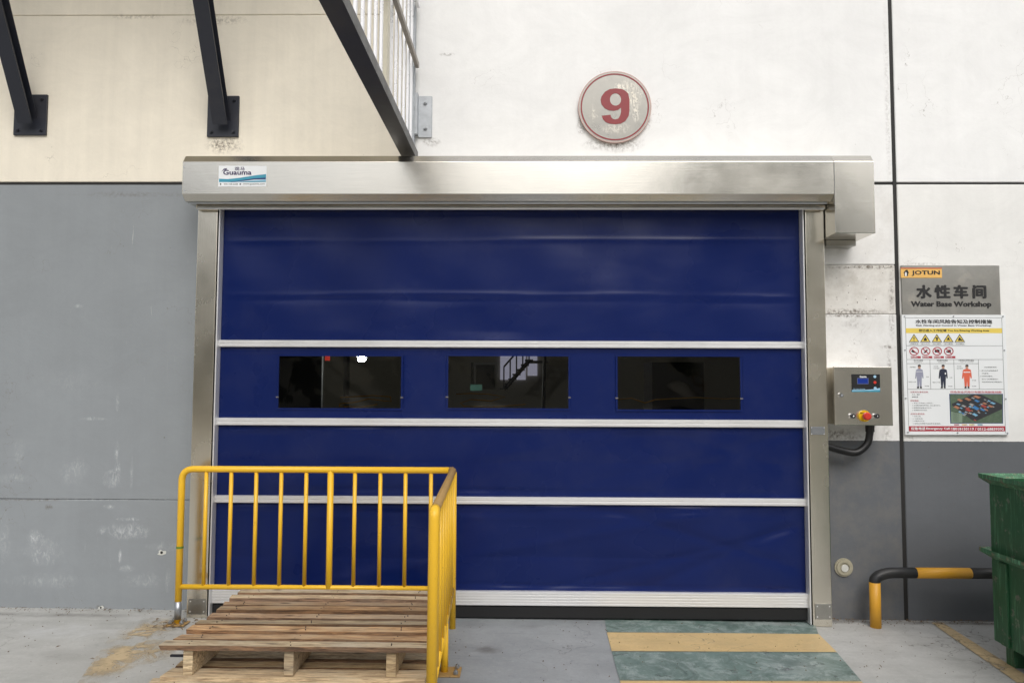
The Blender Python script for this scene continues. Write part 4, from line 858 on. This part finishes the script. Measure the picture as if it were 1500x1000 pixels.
# ================================================================ YELLOW RAILING
rail = thing('safety_railing', 'yellow tubular steel railing with upright bars enclosing the stacked pallets', 'railing', (-1.2, -.3, 0))
YR = -.28; ZT = W(450, 687.5, YR).z; r1 = .0190; r2 = .0115
xa = W(263.5, 800, YR).x; xb = W(664, 700, YR).x; zbr = W(450, 860, YR).z
YN = -1.33
pn = G(636, 746.5, ZT); YN = pn.y; XN = pn.x
def xs_at(y): return xb + (XN - xb) * (y - YR) / (YN - YR)
path = bend([(xa, YR, gz(xa)), (xa, YR, ZT), (xb, YR, ZT)], .07, 8)
obj('corner_post', tube(path[:1] + path[1:], r1, 16), m_yel, rail, smooth=True)
obj('bottom_rail', tube([(xa + .01, YR, zbr), (xb, YR, zbr)], .0145, 14), m_yel, rail, smooth=True)
tops = [302.8, 339, 375.7, 412, 448.2, 484.6, 520.1, 556.8, 593.2, 630.6]
bars = [W(p, 760, YR).x for p in [ (a + b) / 2 for a, b in zip(tops, [298.6, 335.6, 372.5, 409.7, 447, 482, 518, 556, 593.5, 631])]]
for i, x in enumerate(bars):
    thick = i == 5
    obj('post' if thick else 'baluster', tube([(x, YR, gz(x) if thick else zbr), (x, YR, ZT - .005)], .0180 if thick else r2, 12), m_yel, rail, smooth=True)
# weld beads
# side panel running towards the camera
xb2 = XN
handpts = [(xb, YR, ZT), (xb2, YN + .05, ZT - .004)]
obj('top_rail', tube(bend([(xb - .02, YR, ZT), (xb, YR - .02, ZT), (xs_at(YN + .05), YN + .05, ZT - .004)], .02, 4), r1 * 1.02, 16), m_yel2, rail, smooth=True)
obj('near_post', tube(bend([(xs_at(YN + .06), YN + .06, ZT - .004), (xb2, YN, ZT - .004), (xb2 - .004, YN, gz(xb))], .05, 8), r1 * 1.13, 18), m_yel, rail, smooth=True)
obj('corner_post', tube([(xb + .002, YR, gz(xb)), (xb + .002, YR, ZT - .01)], .0185, 14), m_yel, rail, smooth=True)
obj('bottom_rail', tube([(xb, YR - .02, zbr), (xb2, YN, zbr)], .0145, 14), m_yel, rail, smooth=True)
nb = 8
for k in range(1, nb):
    y = YR + (YN - YR) * k / nb; obj('baluster', tube([(xs_at(y), y, zbr), (xs_at(y), y, ZT - .008)], r2, 12), m_yel, rail, smooth=True)
fm = G(651, 986); obj('post', tube([(fm.x, fm.y, gz(xb)), (xs_at(fm.y), fm.y, zbr + .01)], .0180, 14), m_yel, rail, smooth=True)
def foot(cx_, cy_, w=.14, d=.12, par=rail):
    bp = obj('base_plate', box(cx_ - w / 2, cx_ + w / 2, cy_ - d / 2, cy_ + d / 2, gz(cx_) + .0045, gz(cx_) + .012, .002), m_yel2, par)
    for sx, sy in ((-1, -1), (1, -1), (-1, 1), (1, 1)): obj('anchor_bolt', bolt((cx_ + sx * (w / 2 - .022), cy_ + sy * (d / 2 - .022), gz(cx_) + .0145), (0, 0, 1), .012, .012), m_galv, bp)
foot(xa, YR, .11, .09); foot(fm.x + .01, fm.y); foot(xb2, YN); foot(bars[5], YR)
# scraped band and green tape on the left post
q = W(262, 893, YR); obj('scraped_band', tube([(xa, YR, q.z - .05), (xa, YR, q.z + .05)], r1 * 1.02, 16), m_galv, rail, smooth=True)
q = W(262, 801, YR); obj('green_tape', tube([(xa, YR, q.z - .006), (xa, YR, q.z + .006)], r1 * 1.06, 16), plain('green_tape', (0.12, 0.22, 0.03), .6), rail)

# ================================================================ PALLETS
def rough_board(x0, x1, y0, y1, z0, z1, rr, nick=True, nseg=14, skew=0.0):
    """sawn plank: slightly bowed, with uneven ends and edges"""
    bm = bmesh.new(); rows = []
    bw = rr.uniform(-.003, .004); tw = rr.uniform(-.003, .003)
    for i in range(nseg + 1):
        t = i / nseg; x = x0 + (x1 - x0) * t
        e0 = rr.uniform(-.0025, .0025); e1 = rr.uniform(-.0025, .0025); dz = bw * math.sin(math.pi * t) + tw * (t - .5)
        sk = skew * (t - .5)
        xo = 0
        pts = [(x, y0 + e0 + sk, z0 + dz), (x, y1 + e1 + sk, z0 + dz - tw * .5), (x, y1 + e1 + sk, z1 + dz - tw * .5), (x, y0 + e0 + sk, z1 + dz)]
        if nick and i in (0, nseg):
            pts = [(p[0] + rr.uniform(-.008, .008), p[1], p[2]) for p in pts]
        rows.append([bm.verts.new(p) for p in pts])
    for a, b in zip(rows, rows[1:]):
        for k in range(4): bm.faces.new((a[k], a[(k + 1) % 4], b[(k + 1) % 4], b[k]))
    bm.faces.new(rows[0][::-1]); bm.faces.new(rows[-1])
    bmesh.ops.bevel(bm, geom=[e for e in bm.edges if len(e.link_faces) == 2 and e.calc_face_angle(0) > .8], offset=.0015, segments=1, affect='EDGES')
    return bm
m_wedge = wood_mat('dirty_sawn_edge', (0.12, 0.06, 0.028), (0.29, 0.155, 0.072), (0.19, 0.12, 0.07))
m_nail = plain('rusty_nail', (0.05, 0.035, 0.03), .6)
def edge_slots(o):
    for p in o.data.polygons:
        if p.normal.z < .5: p.material_index = 1
def nails(o, x0, x1, ya, wd, z, rr):
    bm = bmesh.new()
    for xs_ in (x0 + .105, (x0 + x1) / 2 - .03, x1 - .16):
        for f_ in (.3, .7):
            xx, yy_ = xs_ + rr.uniform(-.01, .01), ya + wd * f_ + rr.uniform(-.006, .006)
            extrude_poly([(xx + 0.0026 * math.cos(k * 1.047), yy_ + .0026 * math.sin(k * 1.047), z + .0045) for k in range(6)], (0, 0, -.006), bm)
    n_ = obj('nail_heads', bm, m_nail, o, kind='stuff')
def pallet(label, x0, x1, y0, y1, zb, seed, mats, hh=.143, nb=9, pitch=None):
    rr = random.Random(seed)
    fx1 = x1; x1 = fx1(y0) - .005
    t = thing('wooden_pallet', label, 'pallet', ((x0 + x1) / 2, (y0 + y1) / 2, zb), 'wooden pallets stacked in the railing corner')
    th = .020; pitch = (y1 - y0 + .008) / nb
    zt_ = zb + hh
    for k in range(nb):
        ya = y0 + k * pitch; wd = pitch - rr.uniform(.032, .046)
        j = [-.012, .0, .0, .004, .006, .012, .0, -.006, .008][k % 9]
        mt = mats[k % len(mats)]
        jj = rr.uniform(-.006, .006)
        zz = rr.uniform(-.004, .004)
        ob = obj('deck_board', rough_board(x0 + j + jj, fx1(ya + wd) + rr.uniform(-.016, .0), ya, ya + wd, zt_ - th + zz, zt_ + zz, rr, skew=rr.uniform(-.006, .006)), [mt, m_wedge], t)
        edge_slots(ob)
        nails(ob, x0, x1, ya, wd, zt_ + zz, rr)
    sx = [x0 + .105, (x0 + x1) / 2 - .03, x1 - .16]
    for i, s_ in enumerate(sx):
        obj('stringer', rough_board(0, y1 - y0 - .03, -.022, .022, 0, hh - 2 * th - .003, rr, nseg=5) if False else _str(s_, y0 + .015, y1 - .015, zb + th + .0015, zt_ - th - .0025, rr, .040), m_woodl if i else mats[0], t)
    for k in range(4):
        ya = y0 + .0 + k * (y1 - y0 - .1) / 3
        obj('bottom_board', rough_board(x0 + .004 + rr.uniform(-.01, .01), fx1(ya + .098) - rr.uniform(0, .02), ya, ya + .098, zb, zb + th, rr), m_woodl if k == 0 else m_woodg, t)
    return t
def _str(xc, y0, y1, z0, z1, rr, w):
    bm = bmesh.new(); n = 6; rows = []
    for i in range(n + 1):
        y = y0 + (y1 - y0) * i / n; e = rr.uniform(-.002, .002)
        rows.append([bm.verts.new(p) for p in ((xc - w / 2 + e, y, z0), (xc + w / 2 + e, y, z0), (xc + w / 2 + e, y, z1), (xc - w / 2 + e, y, z1))])
    for a, b in zip(rows, rows[1:]):
        for k in range(4): bm.faces.new((a[k], a[(k + 1) % 4], b[(k + 1) % 4], b[k]))
    bm.faces.new(rows[0][::-1]); bm.faces.new(rows[-1]); return bm
pf = G(238, 943, .293); prr = G(340, 858, .293)
PX1 = lambda y: xs_at(y) - .030
ptop = pallet('uppermost pallet of the stack, its worn deck boards in full view inside the yellow railing', pf.x, PX1, pf.y, prr.y, .150, 11, [m_woodg, m_wood, m_wood, m_woodg, m_wood, m_wood, m_wood, m_woodl, m_woodg])
# bottom boards of upper rest just on the lower deck
pallet('pallet directly on the ground, under the top one, only its front deck edge showing', pf.x - .035, PX1, pf.y - .03, prr.y - .02, .004, 5, [m_woodg, m_wood, m_woodl, m_woodg], .142)
bb = box(pf.x + .01, pf.x + .11, pf.y + .05, pf.y + .062, .232, .240); obj('metal_strap', bb, m_navy, ptop)

# ================================================================ GUARD PIPE
gp = thing('guard_pipe', 'low bent guard pipe in yellow and black bands, running behind the green container', 'barrier', (2.1, -.14, 0))
pfx = G(1283, 918); YG = pfx.y; zt2 = W(1400, 839, YG).z; xg = W(1282, 880, YG).x; rg_ = .031
X = lambda px: W(px, 839, YG).x
full = bend([(xg, YG, gz(xg)), (xg, YG, zt2), (X(1760), YG, zt2)], .10, 10)
obj('yellow_section', tube([(xg, YG, gz(xg)), (xg, YG, W(1283, 852, YG).z)], rg_, 20), m_yelb, gp, smooth=True)
ze = W(1283, 852.3, YG).z; exr = .115
el = [(xg, YG, ze)] + [(xg + exr * (1 - math.cos(t_ * math.pi / 28)), YG, ze + .004 + (zt2 - ze - .004) * math.sin(t_ * math.pi / 28)) for t_ in range(0, 15)] + [(X(1341), YG, zt2)]
obj('black_section', tube(el, rg_, 20), m_blk, gp, smooth=True)
obj('yellow_section', tube([(X(1341.3), YG, zt2), (X(1421), YG, zt2)], rg_, 20), m_yelb, gp, smooth=True)
obj('black_section', tube([(X(1421.3), YG, zt2), (X(1500), YG, zt2)], rg_, 20), m_blk, gp, smooth=True)
obj('yellow_section', tube([(X(1500.3), YG, zt2), (X(1580), YG, zt2)], rg_, 20), m_yelb, gp, smooth=True)
obj('black_section', tube(bend([(X(1580.3), YG, zt2), (X(1640), YG, zt2), (X(1640), YG, gz(3) - .0)], .085, 10), rg_, 20), m_blk, gp, smooth=True)

# ================================================================ GREEN CONTAINER
lp = G(1476, 969); bY = -.66
bl_ = G(1457, 941, .085); DX, DY = bl_.x, bl_.y; ztop = W(1453, 700, DY - .0).z; zmid = W(1453, 808, DY).z; zbt = .085
DX1, DY1 = DX + 1.45, DY - 1.15
dm = thing('waste_container', 'scratched dark green steel waste container with flared rims at the right edge', 'waste container', ((DX + DX1) / 2, (DY + DY1) / 2, 0))
th = .012
def wallq(name, p, q, z0, z1, inset=0.0):
    pass
bb = box(DX, DX + th, DY1, DY, zbt, ztop); obj('side_wall', bb, m_grn, dm); obj('side_wall', box(DX1 - th, DX1, DY1, DY, zbt, ztop), m_grn, dm)
obj('end_wall', box(DX + th + .0005, DX1 - th - .0005, DY - th, DY, zbt, ztop), m_grn, dm); obj('end_wall', box(DX + th + .0005, DX1 - th - .0005, DY1, DY1 + th, zbt, ztop), m_grn, dm)
obj('floor_plate', box(DX + th, DX1 - th, DY1 + th + .001, DY - th - .001, zbt, zbt + .01), m_grn, dm)
def rim(z, out, drop, name):
    """sloping flange all round"""
    bm = bmesh.new(); L = []
    for (o_, zz) in ((-.001, z), (out, z + drop), (out, z + drop - .022), (-.001, z - .03)):
        L.append([bm.verts.new(p) for p in ((DX - o_, DY1 - o_, zz), (DX1 + o_, DY1 - o_, zz), (DX1 + o_, DY + o_, zz), (DX - o_, DY + o_, zz))])
    for a in range(4):
        b = (a + 1) % 4
        for k in range(4): bm.faces.new((L[a][k], L[a][(k + 1) % 4], L[b][(k + 1) % 4], L[b][k]))
    return obj(name, bm, m_grnl, dm)
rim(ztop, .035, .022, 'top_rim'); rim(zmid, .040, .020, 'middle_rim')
for yy_ in (DY - .10, DY - .58, DY1 + .1):
    obj('stiffener', box(DX - .012, DX - .0005, yy_ - .03, yy_ + .03, zbt + .002, zmid - .034, .002), m_grn, dm)
for (xx_, yy_) in ((DX + .06, DY - .09), (DX1 - .06, DY - .09), (DX + .06, DY1 + .09), (DX1 - .06, DY1 + .09)):
    bb = box(xx_ - .04, xx_ + .04, yy_ - .03, yy_ - .022, gz(xx_) + .001, zbt - .001); box(xx_ - .04, xx_ - .032, yy_ - .0215, yy_ + .03, gz(xx_) + .001, zbt - .001, 0, bb); box(xx_ + .032, xx_ + .04, yy_ - .0215, yy_ + .03, gz(xx_) + .001, zbt - .001, 0, bb)
    obj('leg', bb, m_grn, dm)

# ================================================================ DEBRIS
rr = random.Random(21); bm = bmesh.new()
def leaf(x, y, s_):
    a = rr.uniform(0, 6.28); u = Vector((math.cos(a), math.sin(a), rr.uniform(-.1, .35))); v = Vector((-math.sin(a), math.cos(a), rr.uniform(-.2, .4)))
    c_ = Vector((x, y, gz(x) + .010 + s_ * .25)); asp = rr.uniform(.25, .6)
    vs = [bm.verts.new(c_ + u * s_ * p + v * s_ * asp * q_ + Vector((0, 0, abs(q_) * s_ * .2))) for p, q_ in ((-1, 0), (0, -.9), (1, 0), (0, .9))]
    bm.faces.new((vs[0], vs[1], vs[3])); bm.faces.new((vs[1], vs[2], vs[3]))
for k in range(60): leaf(xa + rr.gauss(.02, .09), YR - .02 + rr.gauss(0, .05), rr.uniform(.008, .02))
for k in range(260): leaf(rr.uniform(-3.5, -2.0), -.02 - abs(rr.gauss(0, .035)), rr.uniform(.003, .010))
for k in range(260): leaf(rr.uniform(1.85, 3.0), -.02 - abs(rr.gauss(0, .03)), rr.uniform(.003, .012))
for k in range(60): leaf(rr.uniform(-3.3, 2.9), rr.uniform(-1.3, -.1), rr.uniform(.002, .006))
for px, py in ((1438, 973), (1256, 942), (1290, 979), (1366, 946), (1348, 930), (235, 865), (85, 950), (135, 968)): q = G(px, py); leaf(q.x, q.y, .014)
for k in range(900):
    y_ = rr.uniform(-1.9, -.03) if k % 3 else -.03 - abs(rr.gauss(0, .06)); x_ = rr.uniform(-3.3, 3.0)
    if -1.85 < x_ < 1.75 and y_ > -.12: continue
    q = rr.uniform(.0012, .0038); c_ = Vector((x_, y_, gz(x_) + .0085))
    p4 = [bm.verts.new(c_ + Vector((q * rr.uniform(.6, 1.5) * a_, q * rr.uniform(.6, 1.4) * b_, h_ * q))) for a_, b_, h_ in ((-1, -1, 0), (1, -1, 0), (0, 1.2, 0), (0, 0, 1.3))]
    for i_ in ((0, 1, 3), (1, 2, 3), (2, 0, 3)): bm.faces.new([p4[j_] for j_ in i_])
tag(obj('leaf_litter', bm, m_leaf, kind='stuff'), 'dry brown leaf scraps and grit scattered along the foot of the wall', 'leaf litter')

# ================================================================ ACROSS THE YARD (seen only as reflections)
m_far = plain('far_warm_render', (0.82, 0.75, 0.61), .8); m_farg = plain('far_grey_render', (0.66, 0.63, 0.57), .8)
fw = thing('opposite_building', 'low cream and grey workshop across the yard behind the camera', 'building', (0, -19, 0))
obj('lower_wall', box(-26, 26, -20, -19, -.1, 2.4), m_farg, fw); obj('upper_wall', box(-26, 26, -20, -19.01, 2.401, 5.6), m_far, fw); obj('roof', box(-26.4, 26.4, -24, -18.6, 5.601, 5.9), m_farg, fw)
for x in (-15, -9, -3, 4, 10, 16):
    wn = obj('window', box(x, x + 2.2, -19.001, -18.95, 2.7, 4.4), m_far, fw); obj('pane', box(x + .08, x + 2.12, -18.94, -18.93, 2.8, 4.3), m_dark, wn)
obj('door', box(-7, -3.6, -18.99, -18.93, 0, 2.39), m_dark, fw)
m_lf = plain('leaf_green', (0.05, 0.085, 0.03), .7, var=.5, sc=2)
def tree(x, y, h, seed, lab):
    r_ = random.Random(seed); t = thing('tree', lab, 'tree', (x, y, 0), 'trees across the yard')
    obj('trunk', tube([(x, y, -.05), (x + .1, y, h * .3), (x - .05, y + .1, h * .65)], [.16, .12, .05], 8), m_wood, t)
    bm = bmesh.new()
    for k in range(4500):
        d = Vector((r_.gauss(0, 1), r_.gauss(0, 1), r_.gauss(0, 1))).normalized() * (r_.random() ** .4); p = Vector((x, y, h * .65)) + Vector((d.x * h * .3, d.y * h * .3, d.z * h * .36)) * (1 + .2 * math.sin(7 * d.x + seed))
        a = Vector((r_.gauss(0, 1), r_.gauss(0, 1), r_.gauss(0, 1))).normalized() * .13; b = a.orthogonal().normalized() * .09
        bm.faces.new([bm.verts.new(p + q_) for q_ in (a, b, -a, -b)])
    obj('crown', bm, m_lf, t)
tree(-9, -15, 6, 1, 'leafy tree furthest left across the yard'); tree(-12.5, -16, 7, 2, 'taller leafy tree between two others across the yard'); tree(6.3, -15.5, 9.6, 3, 'tall leafy tree added across the yard to darken the header reflection')  # last tree is added, unseen, to put dark bands in the header's reflection
